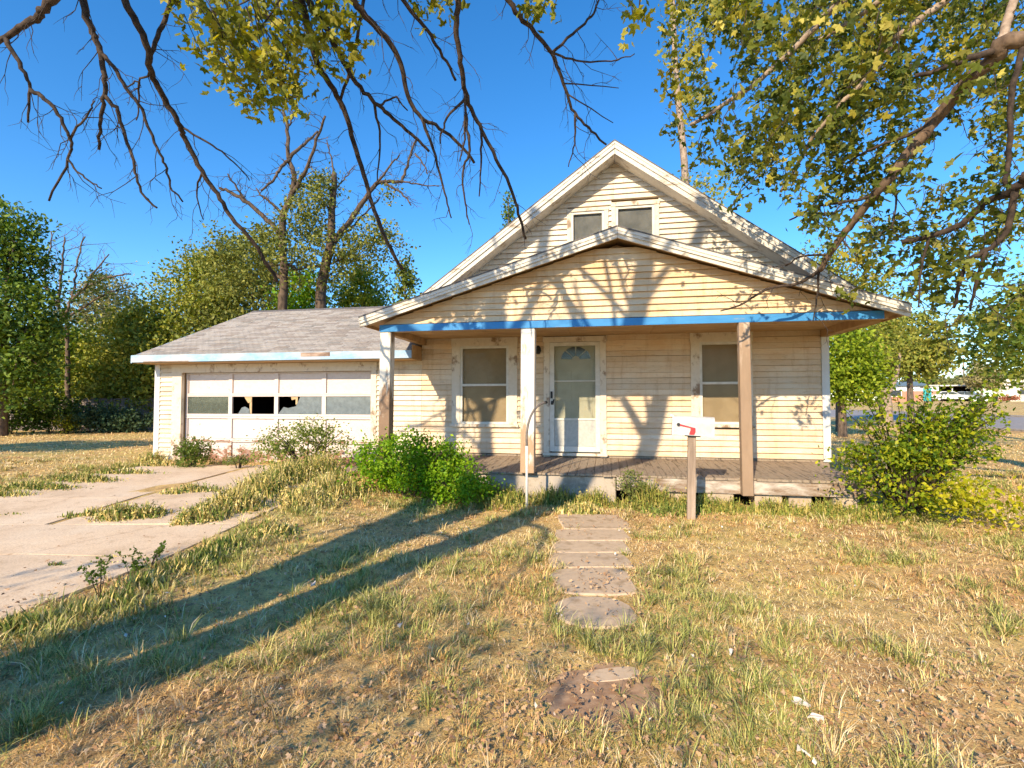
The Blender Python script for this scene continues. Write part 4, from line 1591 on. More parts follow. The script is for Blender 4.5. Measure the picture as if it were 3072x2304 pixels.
RL = [
    (c2([(2212, 170), (2100, 240), (1990, 330), (1900, 430), (1820, 530), (1720, 650), (1640, 760), (1560, 850), (1480, 950), (1420, 1030), (1370, 1100), (1330, 1170)]), 4.6, 6.6, 26, 8, top, 'barkb'),
    (c2([(2105, 232), (2130, 120), (2165, 10), (2195, -110)]), 4.8, 4.9, 14, 11, None, 'barkl'),
    (c2([(2080, 220), (1950, 260), (1850, 300), (1740, 330)]), 4.9, 5.2, 12, 6, None, 'barkd'),
    (c2([(1900, -330), (1640, -180), (1430, 0), (1330, 90), (1200, 230), (1130, 290), (1040, 370), (960, 420), (860, 490), (770, 540)]), 5.0, 6.6, 14, 5, Vector((7.6, 4.0, 7.0)), 'barkl'),
    (c2([(2000, -250), (1800, -120), (1600, 0), (1500, 70), (1400, 130), (1320, 180)]), 5.0, 5.8, 12, 6, Vector((7.6, 4.0, 7.0)), 'barkl'),
    (c2([(2100, -180), (1900, -20), (1700, 130), (1640, 180), (1600, 260), (1540, 330), (1440, 430), (1360, 520), (1290, 610), (1240, 700), (1160, 830)]), 5.0, 6.3, 13, 4, Vector((7.7, 3.9, 6.5)), 'barkl'),
    (c2([(2330, 730), (2212, 790), (2130, 840), (2050, 870), (1980, 940), (1900, 990), (1800, 1020), (1680, 1050)]), 4.6, 5.8, 16, 7, Vector((8.05, 3.55, 3.6)), 'barkd'),
    (c2([(2190, 830), (2140, 990), (2050, 1080), (1970, 1130), (1930, 1240), (1915, 1330)]), 4.8, 5.4, 10, 4, None, 'barkd'),
    (c2([(2050, 1090), (2000, 1250), (1980, 1340)]), 5.1, 5.4, 6, 3, None, 'barkd'),
    (c2([(2180, 200), (2160, 400), (2150, 650), (2130, 800)]), 4.7, 4.9, 9, 6, None, 'barkd'),
    (c2([(1820, 530), (1700, 590), (1560, 640), (1450, 700)]), 5.2, 5.8, 7, 3, None, 'barkd'),
    (c2([(1560, 850), (1400, 880), (1300, 900), (1200, 950)]), 5.8, 6.2, 5, 2.5, None, 'barkd'),
    (c2([(1370, 1100), (1250, 1110), (1180, 1150)]), 6.4, 6.6, 4, 2, None, 'barkd'),
    (c2([(1330, 1170), (1240, 1220), (1100, 1250), (1000, 1310), (900, 1345)]), 6.6, 6.7, 6, 2, None, 'barkd'),
    (c2([(1330, 1170), (1320, 1270), (1300, 1390)]), 6.6, 6.7, 4, 1.5, None, 'barkd'),
    (c2([(1640, 760), (1660, 880), (1640, 1000)]), 5.6, 5.7, 4, 2, None, 'barkd'),
    (c2([(1420, 1030), (1480, 1100), (1540, 1200)]), 6.1, 6.0, 3.5, 1.5, None, 'barkd'),
    (c2([(1800, 1020), (1770, 1150), (1755, 1330)]), 5.5, 5.6, 5, 2, None, 'barkd'),
]
fine = MB()
rlines = []
built = []
for (pts, d0, d1, w0, w1, st, mt) in RL:
    m = len(pts)
    P = [PT(x, y, d0 + (d1 - d0) * i / (m - 1) + 0.05 * math.sin(5 * i)) for i, (x, y) in enumerate(pts)]
    r0, r1 = w0 * d0 / FPX, w1 * d1 / FPX
    if st is None:
        P = snap(P, pts, built, lambda i: d0 + (d1 - d0) * i / (m - 1))
    if st is not None:
        P = [st, st.lerp(P[0], 0.5) + Vector((0, 0, 0.12))] + P
        r0 *= 1.1
    m1 = MB()
    l_, r_ = limb(m1, rl(P), r0, r1, 8, 5, wob=0.005)
    m1.build({'barkb': 'limb', 'barkl': 'pale_branch', 'barkd': 'dark_branch'}[mt], M[mt], rtree, smooth=True)
    rlines.append((l_, r_))
    built += [p + rt for p in l_]
# leaf sprays: hanging twigs placed through the crown's volume in front of the sky
C, CY_ = [], []
REG = [  # px, py (photo), rx, ry, sprays, yellow share
    (2080, 60, 90, 60, 16, 0.75), (2200, 40, 90, 50, 16, 0.65), (2060, 190, 55, 90, 10, 0.5), (2080, 330, 50, 80, 8, 0.4),
    (2330, 60, 120, 70, 18, 0.35), (2480, 60, 120, 80, 20, 0.35), (2650, 50, 120, 70, 22, 0.35), (2820, 60, 120, 80, 22, 0.30), (2980, 60, 100, 70, 20, 0.30),
    (2300, 190, 110, 70, 18, 0.25), (2450, 200, 100, 80, 18, 0.30), (2600, 180, 110, 80, 22, 0.5), (2760, 190, 120, 70, 22, 0.65), (2950, 230, 110, 90, 20, 0.4),
    (2330, 320, 90, 70, 15, 0.25), (2450, 330, 90, 70, 16, 0.3), (2570, 330, 90, 70, 16, 0.6), (2700, 320, 100, 70, 14, 0.45), (3020, 350, 70, 90, 14, 0.35),
    (2270, 440, 80, 60, 12, 0.15), (2370, 450, 80, 60, 12, 0.2), (2470, 450, 80, 60, 12, 0.1), (2590, 430, 80, 60, 10, 0.1), (2760, 430, 70, 60, 7, 0.1), (3020, 500, 60, 90, 10, 0.3),
    (2200, 500, 70, 60, 9, 0.2), (2150, 600, 60, 40, 6, 0.3), (2260, 560, 70, 50, 7, 0.2), (2420, 560, 80, 60, 12, 0.05), (2530, 560, 70, 60, 10, 0.05), (2640, 560, 60, 50, 6, 0.1),
    (2420, 660, 70, 50, 9, 0.05), (2520, 650, 60, 50, 6, 0.05), (2810, 640, 90, 60, 7, 0.1), (2950, 640, 90, 70, 9, 0.15), (3050, 700, 40, 80, 7, 0.15),
    (2660, 740, 80, 50, 7, 0.1), (2760, 760, 80, 50, 9, 0.1), (2880, 760, 80, 50, 7, 0.1), (2640, 820, 60, 40, 6, 0.05), (2740, 860, 70, 50, 8, 0.05), (2850, 880, 60, 50, 5, 0.05), (2990, 850, 70, 60, 6, 0.1),
    (2790, 940, 60, 40, 4, 0.05), (2940, 960, 60, 50, 4, 0.1), (2220, 130, 60, 50, 8, 0.5), (2130, 440, 40, 60, 5, 0.3)]
for (px, py, rx, ry, k, yl) in REG:
    for _ in range(int(k * 0.64)):
        x, y = px + rng.normal() * rx * 0.6, py + rng.normal() * ry * 0.6
        d = rng.uniform(5.7, 7.9) if rng.random() < 0.85 else rng.uniform(4.9, 5.7)
        p = PT(x, y, d)
        if p.y > 6.6 and p.z < 4.6 and p.x < 5.0:
            continue
        # spray hangs from above
        q = p + Vector((rng.normal() * 0.15 + 0.12, rng.normal() * 0.12, 0.28 + 0.2 * rng.random()))
        mid = p.lerp(q, 0.5) + Vector(rng.normal(size=3)) * 0.05
        fine.tube([q - rt, mid - rt, p - rt], [0.006, 0.0045, 0.0025], 4, cap=False)
        n_ = int(rng.uniform(14, 40))
        t = rng.random((n_, 1)) ** 0.8
        pts = np.array(p)[None] * t + np.array(q)[None] * (1 - t) + rng.normal(size=(n_, 3)) * 0.095 - np.array(rt)
        (CY_ if rng.random() < yl * 0.75 else C).append(pts)
for (l_, r_) in rlines:
    tips = []
    twigs(fine, l_[2:], r_[2:], 4, 0.5, 0.006, droop=0.35, depth=2, tips=tips, sides=4)
    for t_ in tips:
        if rng.random() < 0.35 and PT and len(t_) > 3:
            p = np.array(t_[-1])
            w = p + np.array(rt)
            if w[1] > 6.3 and w[2] < 4.9:
                continue
            C.append(p[None] + rng.normal(size=(7, 3)) * 0.07)
fine.build('twig', M['twig'], rtree)['kind'] = 'stuff'
leaf_obj('foliage', np.concatenate(C), 0.084, [(0.055, 0.08, 0.014), (0.11, 0.14, 0.02), (0.18, 0.20, 0.032), (0.30, 0.28, 0.055)], 'leaf', rtree, droop=0.4, lobes=3)
leaf_obj('yellow_foliage', np.concatenate(CY_), 0.086, [(0.14, 0.16, 0.02), (0.26, 0.25, 0.03), (0.42, 0.36, 0.05), (0.58, 0.50, 0.12)], 'leaf', rtree, droop=0.4, lobes=3)
# crown above and right of the frame
C = np.concatenate([clump_points((8.0, 4.5, 8.6), (3.2, 3.0, 2.6), 70, 40, 0.35), clump_points((6.5, 4.3, 8.8), (3.0, 2.0, 1.6), 50, 40, 0.35)]) - np.array(rt)
leaf_obj('upper_foliage', C, 0.10, GREEN, 'leaf', rtree, droop=0.3)


# ------------------------------------------------------------------ background trees
def simple_tree(name, label, base, trunk_h, trunk_r, crowns, leaf, palette, mat='leafd', bark='bark', lean=(0, 0), group=None, limbs=True, dens=1.0):
    """crowns: (dx,dy,z, rx,ry,rz, clumps)"""
    bx_, by_ = base
    z0 = H1(bx_, by_)
    t = empty(name, (bx_, by_, z0))
    tag(t, label, 'tree', group)
    mb = MB()
    tx, ty = lean
    topc = Vector((tx, ty, trunk_h))
    limb(mb, [Vector((0, 0, -0.4)), Vector((tx * 0.1, ty * 0.1, trunk_h * 0.3)), Vector((tx * 0.5, ty * 0.5, trunk_h * 0.65)), topc], trunk_r, trunk_r * 0.5, 9)
    if limbs:
        for (dx, dy, z, rx, ry, rz, k) in crowns:
            c = Vector((dx, dy, z))
            st = Vector((tx * 0.5, ty * 0.5, min(trunk_h * 0.65, z)))
            limb(mb, [st, st.lerp(c, 0.5) + Vector(rng.normal(size=3)) * 0.15, c], trunk_r * 0.4, trunk_r * 0.12, 6)
            for _ in range(5):
                e = c + Vector((rng.uniform(-0.8, 0.8) * rx, rng.uniform(-0.8, 0.8) * ry, rng.uniform(-0.7, 0.7) * rz))
                limb(mb, [c.lerp(st, 0.4), c.lerp(e, 0.3), e], trunk_r * 0.16, 0.02, 5)
    mb.build('trunk', M[bark], t, smooth=True)
    C = np.concatenate([clump_points((dx, dy, z), (rx, ry, rz), int(k * dens), 34, 0.12 + 0.13 * min(rx, rz), 0.35) for (dx, dy, z, rx, ry, rz, k) in crowns])
    leaf_obj('crown', C, leaf, palette, mat, t, upbias=0.4)
    return t


def at_(px, d):
    return ((px - CX) / FPX * d, d)


def zz_(py, d):
    """height above the eye line for a pixel row at distance d"""
    return EYE + (1202.8 - py) / FPX * d


# leafy mass left of the garage and behind it (distance, px centre, px top ...)
LT = [
    ('broadleaf_tree', 'dark green broad tree at the left edge of the lawn', 19.0, 0, 590, 0.28, 150, DEEP + [(0.12, 0.16, 0.02)], 'bark', 1.5, 150),
    ('broadleaf_tree', 'bushy green tree leaning over the fence beside the dark left tree', 24.5, 130, 960, 0.2, 190, GREEN, 'bark', 2.2, 130),
    ('broadleaf_tree', 'rounded olive tree right behind the bare twiggy tree', 27.0, 300, 830, 0.22, 150, GREY, 'bark', 2.2, 150),
    ('broadleaf_tree', 'full olive green tree nearest the garage left corner', 24.5, 420, 905, 0.22, 160, OLIVE, 'bark', 2.3, 190),
    ('broadleaf_tree', 'large dense olive tree rising behind the garage roof left slope', 24.5, 600, 745, 0.3, 190, OLIVE, 'bark', 2.8, 260),
    ('broadleaf_tree', 'leafy tree with feathery top left of the dead trunks', 24.0, 740, 690, 0.28, 150, [(0.09, 0.12, 0.03), (0.15, 0.17, 0.04), (0.22, 0.22, 0.06)], 'bark', 2.2, 170),
    ('broadleaf_tree', 'bright yellow green tree between the two dead trunks', 23.0, 900, 780, 0.2, 110, BRIGHT + [(0.26, 0.30, 0.03)], 'bark', 1.5, 90),
    ('broadleaf_tree', 'sunlit green tree right of the dead trunks above the garage ridge', 23.5, 1075, 770, 0.2, 130, GREEN + [(0.22, 0.28, 0.02)], 'bark', 1.7, 120),
]
for (nm, lb, d, px, ptop, tr, hw, pal, bk, rd, ncl) in LT:
    x, y = at_(px, d)
    g = H1(x, y)
    ht = zz_(ptop, d) - g
    rx = hw / FPX * d
    cr = [(0, 0, ht * 0.50, rx, rx * 0.8, ht * 0.44, ncl), (rx * 0.5, -0.3, ht * 0.36, rx * 0.7, rx * 0.7, ht * 0.30, ncl // 2), (-rx * 0.5, -0.3, ht * 0.33, rx * 0.7, rx * 0.7, ht * 0.30, ncl // 2), (rx * 0.1, 0, ht * 0.80, rx * 0.55, rx * 0.5, ht * 0.2, ncl // 3)]
    simple_tree(nm, lb, (x, y), ht * 0.55, tr, cr, 0.17, [tuple(1.15 * v for v in q) for q in pal], bark=bk, dens=1.5, group='trees left of and behind the garage')

# conifer between garage and main roof, and tree tips behind the main roof
def conifer(label, px, ptop, pbase, d, hw, pal, ncl=60):
    x, y = at_(px, d)
    g = H1(x, y)
    ht = zz_(ptop, d) - g
    t = empty('conifer_tree', (x, y, g))
    tag(t, label, 'tree', 'pointed trees behind the house')
    mb = MB()
    limb(mb, [(0, 0, -0.3), (0.03, 0, ht * 0.5), (0, 0, ht * 0.97)], 0.14, 0.02, 8)
    mb.build('trunk', M['bark'], t, smooth=True)
    C = []
    R0 = hw / FPX * d * 1.5
    for _ in range(ncl):
        u = rng.random() ** 0.8
        z = ht * (1.0 - 0.75 * u)
        r = R0 * (0.10 + u) * rng.uniform(0.3, 1.0)
        an = rng.uniform(0, 2 * math.pi)
        C.append(np.array([r * math.cos(an), r * math.sin(an), z]) + rng.normal(size=(30, 3)) * 0.16)
    leaf_obj('crown', np.concatenate(C), 0.16, pal, 'leafd', t, upbias=0.2)


conifer('small pointed green tree where garage ridge meets the porch roof', 1212, 775, 920, 20.0, 60, [(0.08, 0.12, 0.02), (0.15, 0.19, 0.03), (0.24, 0.26, 0.04)], 90)
conifer('treetop just clearing the left slope of the main roof', 1525, 555, 700, 24.0, 55, DEEP + [(0.14, 0.17, 0.03)], 80)


# two tall half dead trees behind the garage
def c5(pts):
    return [(600 + 0.4219 * x, 250 + 0.4219 * y) for x, y in pts]


def dead_tree(label, base_px, d, trunk, r0, r1, limbs, tufts, bark='barkm', dep=0.0, twn=0.7):
    bx_, by_ = at_(base_px, d)
    g = H1(bx_, by_)
    b = Vector((bx_, by_, g))
    t = empty('dead_tree', b)
    tag(t, label, 'tree', 'bare trees on the left')
    mb, fine = MB(), MB()
    P = [Vector((bx_, by_, g - 0.4))] + [PT(x, y, d) for x, y in trunk]
    l_, r_ = limb(mb, [p - b for p in P], r0, r1, 9, 5, 0.01)
    mb.build('trunk', M[bark], t, smooth=True)
    mb = MB()
    twigs(fine, l_[len(l_) // 2:], r_[len(l_) // 2:], 3, twn, 0.018, droop=-0.1, depth=2)
    for (pts, w0, w1) in limbs:
        dd = d + rng.uniform(-0.4, 0.4)
        P = [PT(x, y, d + (dd - d) * i) for i, (x, y) in enumerate(pts)]
        m1 = MB()
        l_, r_ = limb(m1, [p - b for p in P], w0 * d / FPX, w1 * d / FPX, 6, 5, 0.02)
        m1.build('limb', M[bark], t, smooth=True)
        twigs(fine, l_, r_, 1.6, twn, 0.016, droop=-0.05, depth=2)
    fine.build('twig', M[bark], t)['kind'] = 'stuff'
    C = []
    for (px, py, rx, ry, k) in tufts:
        for _ in range(int(k * 2.0)):
            p = PT(px + rng.normal() * rx * 0.7, py + rng.normal() * ry * 0.7, d + rng.normal() * 0.6) - b
            C.append(np.array(p)[None] + rng.normal(size=(46, 3)) * np.array([0.24, 0.24, 0.16]))
    if C:
        leaf_obj('crown', np.concatenate(C), 0.14, [(0.12, 0.15, 0.03), (0.20, 0.22, 0.045), (0.32, 0.31, 0.07)], 'leafd', t, upbias=0.4)
    return t


dead_tree('tall half dead tree with forked top, left of two behind the garage', 852, 19.5, c5([(590, 1610), (600, 1400), (590, 1200), (590, 950), (650, 800), (670, 650), (630, 530), (620, 300), (590, 190)]), 0.20, 0.05,
          [(c5([(590, 940), (500, 840), (440, 800), (400, 750)]), 5, 2), (c5([(560, 1080), (510, 1000), (340, 850), (220, 780), (130, 740)]), 8, 4), (c5([(340, 850), (270, 760), (200, 650)]), 4, 2), (c5([(650, 800), (720, 680), (760, 600), (830, 400), (890, 230)]), 7, 3),
           (c5([(640, 530), (740, 430), (840, 350)]), 6, 3), (c5([(640, 540), (570, 600), (520, 690), (430, 770)]), 6, 3), (c5([(600, 1290), (640, 1290), (480, 1290)]), 5, 3), (c5([(600, 1400), (520, 1350), (470, 1280)]), 6, 4), (c5([(630, 300), (660, 240), (690, 160)]), 3, 1.5)],
          [(800, 690, 40, 30, 6), (720, 760, 70, 50, 12), (830, 760, 50, 50, 8), (660, 760, 50, 40, 7), (880, 630, 30, 40, 4), (700, 830, 80, 40, 10)])
dead_tree('tall half dead tree with broken top, right of two behind the garage', 968, 20.0, c5([(860, 1590), (880, 1350), (920, 1200), (935, 1050), (940, 900), (955, 740), (955, 640)]), 0.24, 0.10,
          [(c5([(950, 1130), (1050, 1000), (1150, 850), (1250, 720), (1330, 700), (1430, 690), (1480, 560), (1530, 400)]), 10, 3), (c5([(1250, 720), (1330, 620), (1420, 510)]), 4, 2), (c5([(950, 1100), (1060, 1040), (1150, 950), (1290, 810)]), 5, 2), (c5([(1320, 710), (1430, 780), (1500, 860)]), 4, 2),
           (c5([(945, 640), (930, 520), (900, 410)]), 3, 1.5), (c5([(960, 760), (1020, 690), (1100, 590)]), 3, 1.5), (c5([(900, 1290), (960, 1270), (1080, 1220)]), 4, 2), (c5([(880, 1300), (800, 1300), (690, 1320), (620, 1290)]), 4, 2), (c5([(1430, 690), (1560, 720), (1700, 730)]), 3, 1.5), (c5([(1530, 500), (1600, 590), (1620, 650)]), 3, 1.5), (c5([(930, 900), (860, 820)]), 4, 2)],
          [(960, 560, 40, 50, 9), (925, 610, 50, 50, 9), (940, 700, 40, 70, 9), (1030, 750, 60, 40, 9), (1130, 720, 60, 30, 8), (1090, 770, 60, 30, 7), (900, 790, 40, 60, 7), (1160, 590, 20, 15, 1), (1000, 810, 60, 40, 6), (1150, 690, 40, 20, 4)])


def c3(pts):
    return [(0.3616 * x, 800 + 0.3616 * y) for x, y in pts]


dead_tree('bare twiggy tree standing among the leafy trees at far left', 202, 22.5, c3([(565, 1300), (560, 900), (560, 640), (545, 440), (490, 340), (400, 190), (370, 80), (310, -60)]), 0.13, 0.02,
          [(c3([(545, 440), (580, 300), (620, 150), (640, -50), (700, -250)]), 5, 2), (c3([(480, 330), (500, 150), (520, -50), (540, -250)]), 5, 2), (c3([(400, 190), (300, 130), (240, 80)]), 3, 1.5), (c3([(580, 300), (700, 180), (900, 90), (1090, 60)]), 5, 2), (c3([(560, 420), (700, 330), (850, 240), (1000, 180)]), 4, 2),
           (c3([(700, 180), (780, 50), (900, -100)]), 4, 1.5), (c3([(370, 80), (400, -80), (430, -300)]), 3, 1.5)], [(300, 860, 40, 30, 5)], 'bark', twn=1.3)

# shadow making tree beyond the left edge of the frame
simple_tree('broadleaf_tree', 'round leafy tree out beyond the left edge of the lawn', (-17.2, 7.4), 3.0, 0.25, [(0, 0, 4.5, 2.6, 1.2, 0.9, 110)], 0.2, GREEN, group='trees left of and behind the garage')

# trees behind the house on the right
def rt_tree(label, d, px, ptop, hw, pal, ncl, tr=0.2, low=0.3, leaf=0.2, nm='broadleaf_tree', bark='bark', lean=(0, 0), dy=0.0):
    x, y = at_(px, d)
    g = H1(x, y)
    ht = zz_(ptop, d) - g
    rx = hw / FPX * d
    cz0 = ht * low
    cr = [(lean[0], 0, 0.5 * (ht + cz0), rx, rx * 0.8, 0.5 * (ht - cz0), ncl), (lean[0] + rx * 0.4, -0.2, cz0 + 0.35 * (ht - cz0), rx * 0.7, rx * 0.6, 0.33 * (ht - cz0), ncl // 2), (lean[0] - rx * 0.4, -0.2, cz0 + 0.4 * (ht - cz0), rx * 0.7, rx * 0.6, 0.33 * (ht - cz0), ncl // 2)]
    return simple_tree(nm, label, (x, y), ht * 0.6, tr, cr, leaf, pal, group='trees right of and behind the house', bark=bark, lean=lean)


rt_tree('olive tree behind the right slope of the main roof', 26.0, 2520, 690, 150, OLIVE, 150, 0.25, 0.30, 0.2)
rt_tree('bright lime green tree just past the porch corner', 22.0, 2525, 955, 110, [(0.12, 0.20, 0.012), (0.22, 0.30, 0.016), (0.32, 0.38, 0.025)], 120, 0.2, 0.22, 0.17)
rt_tree('full olive tree behind the leaning trunk', 34.0, 2730, 930, 110, OLIVE + [(0.28, 0.28, 0.05)], 150, 0.25, 0.35, 0.26)
# leaning trunk of a pale barked tree by the street
d = 31.0
x, y = at_(2655, d)
g = H1(x, y)
t = empty('leaning_tree', (x, y, g))
tag(t, 'tree with thick pale leaning trunk on the verge by the street', 'tree')
b = Vector((x, y, g))
mb = MB()
limb(mb, [Vector((0, 0, -0.3)), PT(2658, 1240, d) - b, PT(2655, 1190, d) - b, PT(2640, 1165, d) - b, PT(2625, 1130, d) - b, PT(2612, 1080, d) - b, PT(2600, 1030, d) - b], 0.40, 0.14, 10)
limb(mb, [PT(2650, 1185, d) - b, PT(2672, 1165, d) - b, PT(2690, 1120, d) - b, PT(2700, 1060, d) - b], 0.22, 0.08, 8)
mb.build('trunk', M['barkl'], t, smooth=True)
C = []
for (px, py, rx, ry, k) in ((2600, 1050, 60, 50, 20), (2680, 1040, 60, 50, 16), (2640, 1000, 70, 40, 14), (2560, 1090, 50, 40, 12)):
    for _ in range(k):
        C.append(np.array(PT(px + rng.normal() * rx * 0.6, py + rng.normal() * ry * 0.6, d + rng.normal()) - b)[None] + rng.normal(size=(30, 3)) * np.array([0.5, 0.5, 0.3]))
leaf_obj('crown', np.concatenate(C), 0.24, [(0.16, 0.20, 0.03), (0.26, 0.28, 0.05), (0.36, 0.34, 0.08)], 'leafd', t)

# tall slender trunk behind the roof ridge
d = 17.0
x, y = at_(2058, d)
t = empty('slender_tree', (x, y, H1(x, y)))
tag(t, 'tall slender tree with bare lower trunk behind the main roof', 'tree')
b = Vector((x, y, H1(x, y)))
mb = MB()
limb(mb, [Vector((0, 0, -0.3)), PT(2058, 700, d) - b, PT(2055, 520, d) - b, PT(2045, 400, d) - b, PT(2030, 250, d) - b, PT(2020, 60, d) - b, PT(2010, -150, d) - b], 0.15, 0.08, 9)
mb.build('trunk', M['barkl'], t, smooth=True)
C = []
for (px, py, rx, ry, k) in ((2040, 150, 50, 60, 10), (2070, 60, 60, 60, 12), (2060, 290, 30, 50, 5), (2050, 380, 25, 30, 3), (2075, 560, 30, 30, 3), (2040, 555, 15, 20, 1), (2100, 600, 40, 40, 6), (2030, -100, 80, 80, 14), (2150, 560, 50, 60, 8), (2130, 640, 40, 30, 5)):
    for _ in range(k):
        C.append(np.array(PT(px + rng.normal() * rx * 0.6, py + rng.normal() * ry * 0.6, d + rng.normal() * 0.4) - b)[None] + rng.normal(size=(26, 3)) * 0.22)
leaf_obj('crown', np.concatenate(C), 0.13, OLIVE + [(0.32, 0.30, 0.05)], 'leafd', t)
# dark leafy boughs low at the right edge
d = 15.0
x, y = (17.6, 14.4)
t = empty('roadside_tree', (x, y, H1(x, y)))
tag(t, 'dark leafy tree reaching in at the right edge above the street', 'tree')
b = Vector((x, y, H1(x, y)))
mb = MB()
limb(mb, [(0, 0, -0.3), (-0.1, 0, 2.0), (-0.3, 0, 4.5), (-0.6, 0, 7.0)], 0.26, 0.10, 9)
limb(mb, [(-0.2, 0, 3.0), PT(3072, 985, d) - b, PT(3000, 1000, d) - b, PT(2930, 1010, d) - b], 0.10, 0.03, 7)
mb.build('trunk', M['bark'], t, smooth=True)
C = []
for (px, py, rx, ry, k) in ((3040, 920, 60, 50, 22), (2960, 960, 50, 40, 14), (2980, 1030, 60, 50, 22), (3050, 1040, 50, 50, 20), (2920, 1060, 30, 30, 6), (3040, 1110, 40, 30, 12), (2990, 1100, 30, 25, 6), (3120, 950, 80, 120, 40)):
    for _ in range(k):
        C.append(np.array(PT(px + rng.normal() * rx * 0.6, py + rng.normal() * ry * 0.6, d + rng.normal() * 0.6) - b)[None] + rng.normal(size=(30, 3)) * 0.24)
leaf_obj('crown', np.concatenate(C), 0.15, GREEN + [(0.24, 0.25, 0.04)], 'leafd', t)

# ------------------------------------------------------------------ board fence and shrubs at the back of the left lawn
f0, f1 = G(-60, 1296), G(500, 1293)
f0.y += 1.0
f1.y += 1.0
fence = empty('board_fence', (f0.x, f0.y, H1(f0.x, f0.y)), math.atan2(f1.y - f0.y, f1.x - f0.x))
tag(fence, 'weathered grey board fence in shade behind the left lawn', 'fence')
flen = (Vector((f1.x, f1.y, 0)) - Vector((f0.x, f0.y, 0))).length + 2.5
nbd = int(flen / 0.15)
vs = []
for q in range(5):
    h_ = 1.45 + random.uniform(-0.06, 0.06)
    me_ = MB().box(0.004, 0.142, -0.012, 0.012, -0.1, h_)
    me = bpy.data.meshes.new('fence_board')
    me.from_pydata(me_.v, [], me_.f)
    me.materials.append(M['fence'])
    vs.append(me)
for i in range(nbd):
    o = bpy.data.objects.new('fence_board', random.choice(vs))
    o.location = (i * 0.15, random.uniform(-0.006, 0.006), random.uniform(-0.04, 0.04))
    o.rotation_euler = (0, random.uniform(-0.012, 0.012), 0)
    o.parent = fence
    COL.objects.link(o)
for zr in (0.35, 1.1):
    MB().box(0, nbd * 0.15, 0.02, 0.06, zr, zr + 0.08).build('rail', M['fence'], fence)
for i in range(int(flen / 2.4)):
    MB().box(i * 2.4 + 0.5, i * 2.4 + 0.6, 0.061, 0.16, -0.2, 1.5).build('post', M['fence'], fence)


def bush(name, label, xy, rx, ry, h, pal, ncl, leaf, per=34, cr=0.12, stems=10, cat='shrub', group=None, mat='leaf', shell=0.2, lobes=1):
    x, y = xy
    g = H1(x, y)
    t = empty(name, (x, y, g))
    tag(t, label, cat, group)
    mb = MB()
    for _ in range(stems):
        an = rng.uniform(0, 2 * math.pi)
        e = Vector((rx * 0.7 * math.cos(an), ry * 0.7 * math.sin(an), h * rng.uniform(0.5, 0.9)))
        limb(mb, [Vector((e.x * 0.1, e.y * 0.1, -0.05)), e * 0.5 + Vector((0, 0, h * 0.1)), e], 0.012 + 0.004 * h, 0.004, 5)
    mb.build('stem', M['twig'], t)
    C = clump_points((0, 0, h * 0.5), (rx, ry, h * 0.5), ncl, per, cr, shell)
    C = C[C[:, 2] > 0.0]
    leaf_obj('foliage', C, leaf, pal, mat, t, upbias=0.35, lobes=lobes)
    return t


shr = [(40, 20.2, 1.3, 1.7, DEEP, 'dark shrub in the shade at the left edge of the fence'), (150, 20.8, 1.2, 1.5, DEEP, 'dark shrub before the fence behind the small yellow bush'),
       (270, 21.0, 1.2, 1.15, [(0.03, 0.07, 0.03), (0.06, 0.10, 0.045), (0.09, 0.13, 0.06)], 'blue green shrub growing over the fence middle'), (380, 21.2, 1.0, 0.95, [(0.03, 0.07, 0.03), (0.06, 0.10, 0.045), (0.09, 0.13, 0.06)], 'blue green shrub on the fence nearest the garage')]
for (px, d, r_, h_, pal, lb) in shr:
    x, y = at_(px, d)
    bush('shrub', lb, (x, y), r_, 0.8, h_, pal, 70, 0.13, 30, 0.2, 6, group='shrubs along the fence', mat='leafd')
bush('shrub', 'small sunlit yellow green bush in front of the fence', tuple(G(200, 1302)[:2]), 0.42, 0.4, 0.75, YELLOW[:3], 26, 0.08, 26, 0.10, 6)
bush('shrub', 'tiny pale dry bush at the far left lawn edge', tuple(G(18, 1302)[:2]), 0.30, 0.3, 0.5, GREY, 12, 0.08, 22, 0.09, 4)

# ------------------------------------------------------------------ bushes round the porch
p = HW(-2.42, -2.12)
bush('shrub', 'bright green leafy bush at the left end of the porch', (p.x, p.y), 0.95, 0.58, 0.96, [(0.08, 0.20, 0.010), (0.15, 0.31, 0.012), (0.24, 0.40, 0.015), (0.34, 0.47, 0.02)], 150, 0.054, 66, 0.11, 22, shell=0.15)
p = HW(-1.55, -2.3)
bush('shrub', 'low spreading green bush beside the porch stoop', (p.x, p.y), 0.62, 0.4, 0.52, BRIGHT + [(0.26, 0.34, 0.02)], 70, 0.05, 46, 0.09, 14, shell=0.15)
p = HW(4.52, -1.95)
bR = bush('shrub', 'large arching bush with yellowing leaves at the right porch end', (p.x, p.y), 1.0, 0.7, 1.05, [(0.08, 0.15, 0.012), (0.17, 0.25, 0.014), (0.30, 0.36, 0.018), (0.50, 0.48, 0.025)], 70, 0.06, 44, 0.13, 34, shell=0.25)
mb = MB()
C, C2 = [], []
for _ in range(80):
    an = rng.uniform(-0.6, 2.2) if rng.random() < 0.7 else rng.uniform(0, 6.28)
    ln = rng.uniform(0.5, 0.95)
    e = Vector((math.cos(an) * ln * 1.25 - 0.05, -0.25 - 0.4 * abs(math.sin(an)) * ln, rng.uniform(0.8, 1.75)))
    st = Vector((e.x * 0.15, e.y * 0.15, 0.1))
    l_, r_ = limb(mb, [st, st.lerp(e, 0.5) + Vector((0, 0, 0.25)), e], 0.012, 0.003, 5)
    for i, q in enumerate(l_[4:]):
        C.append(np.array(q)[None] + rng.normal(size=(9, 3)) * 0.045)
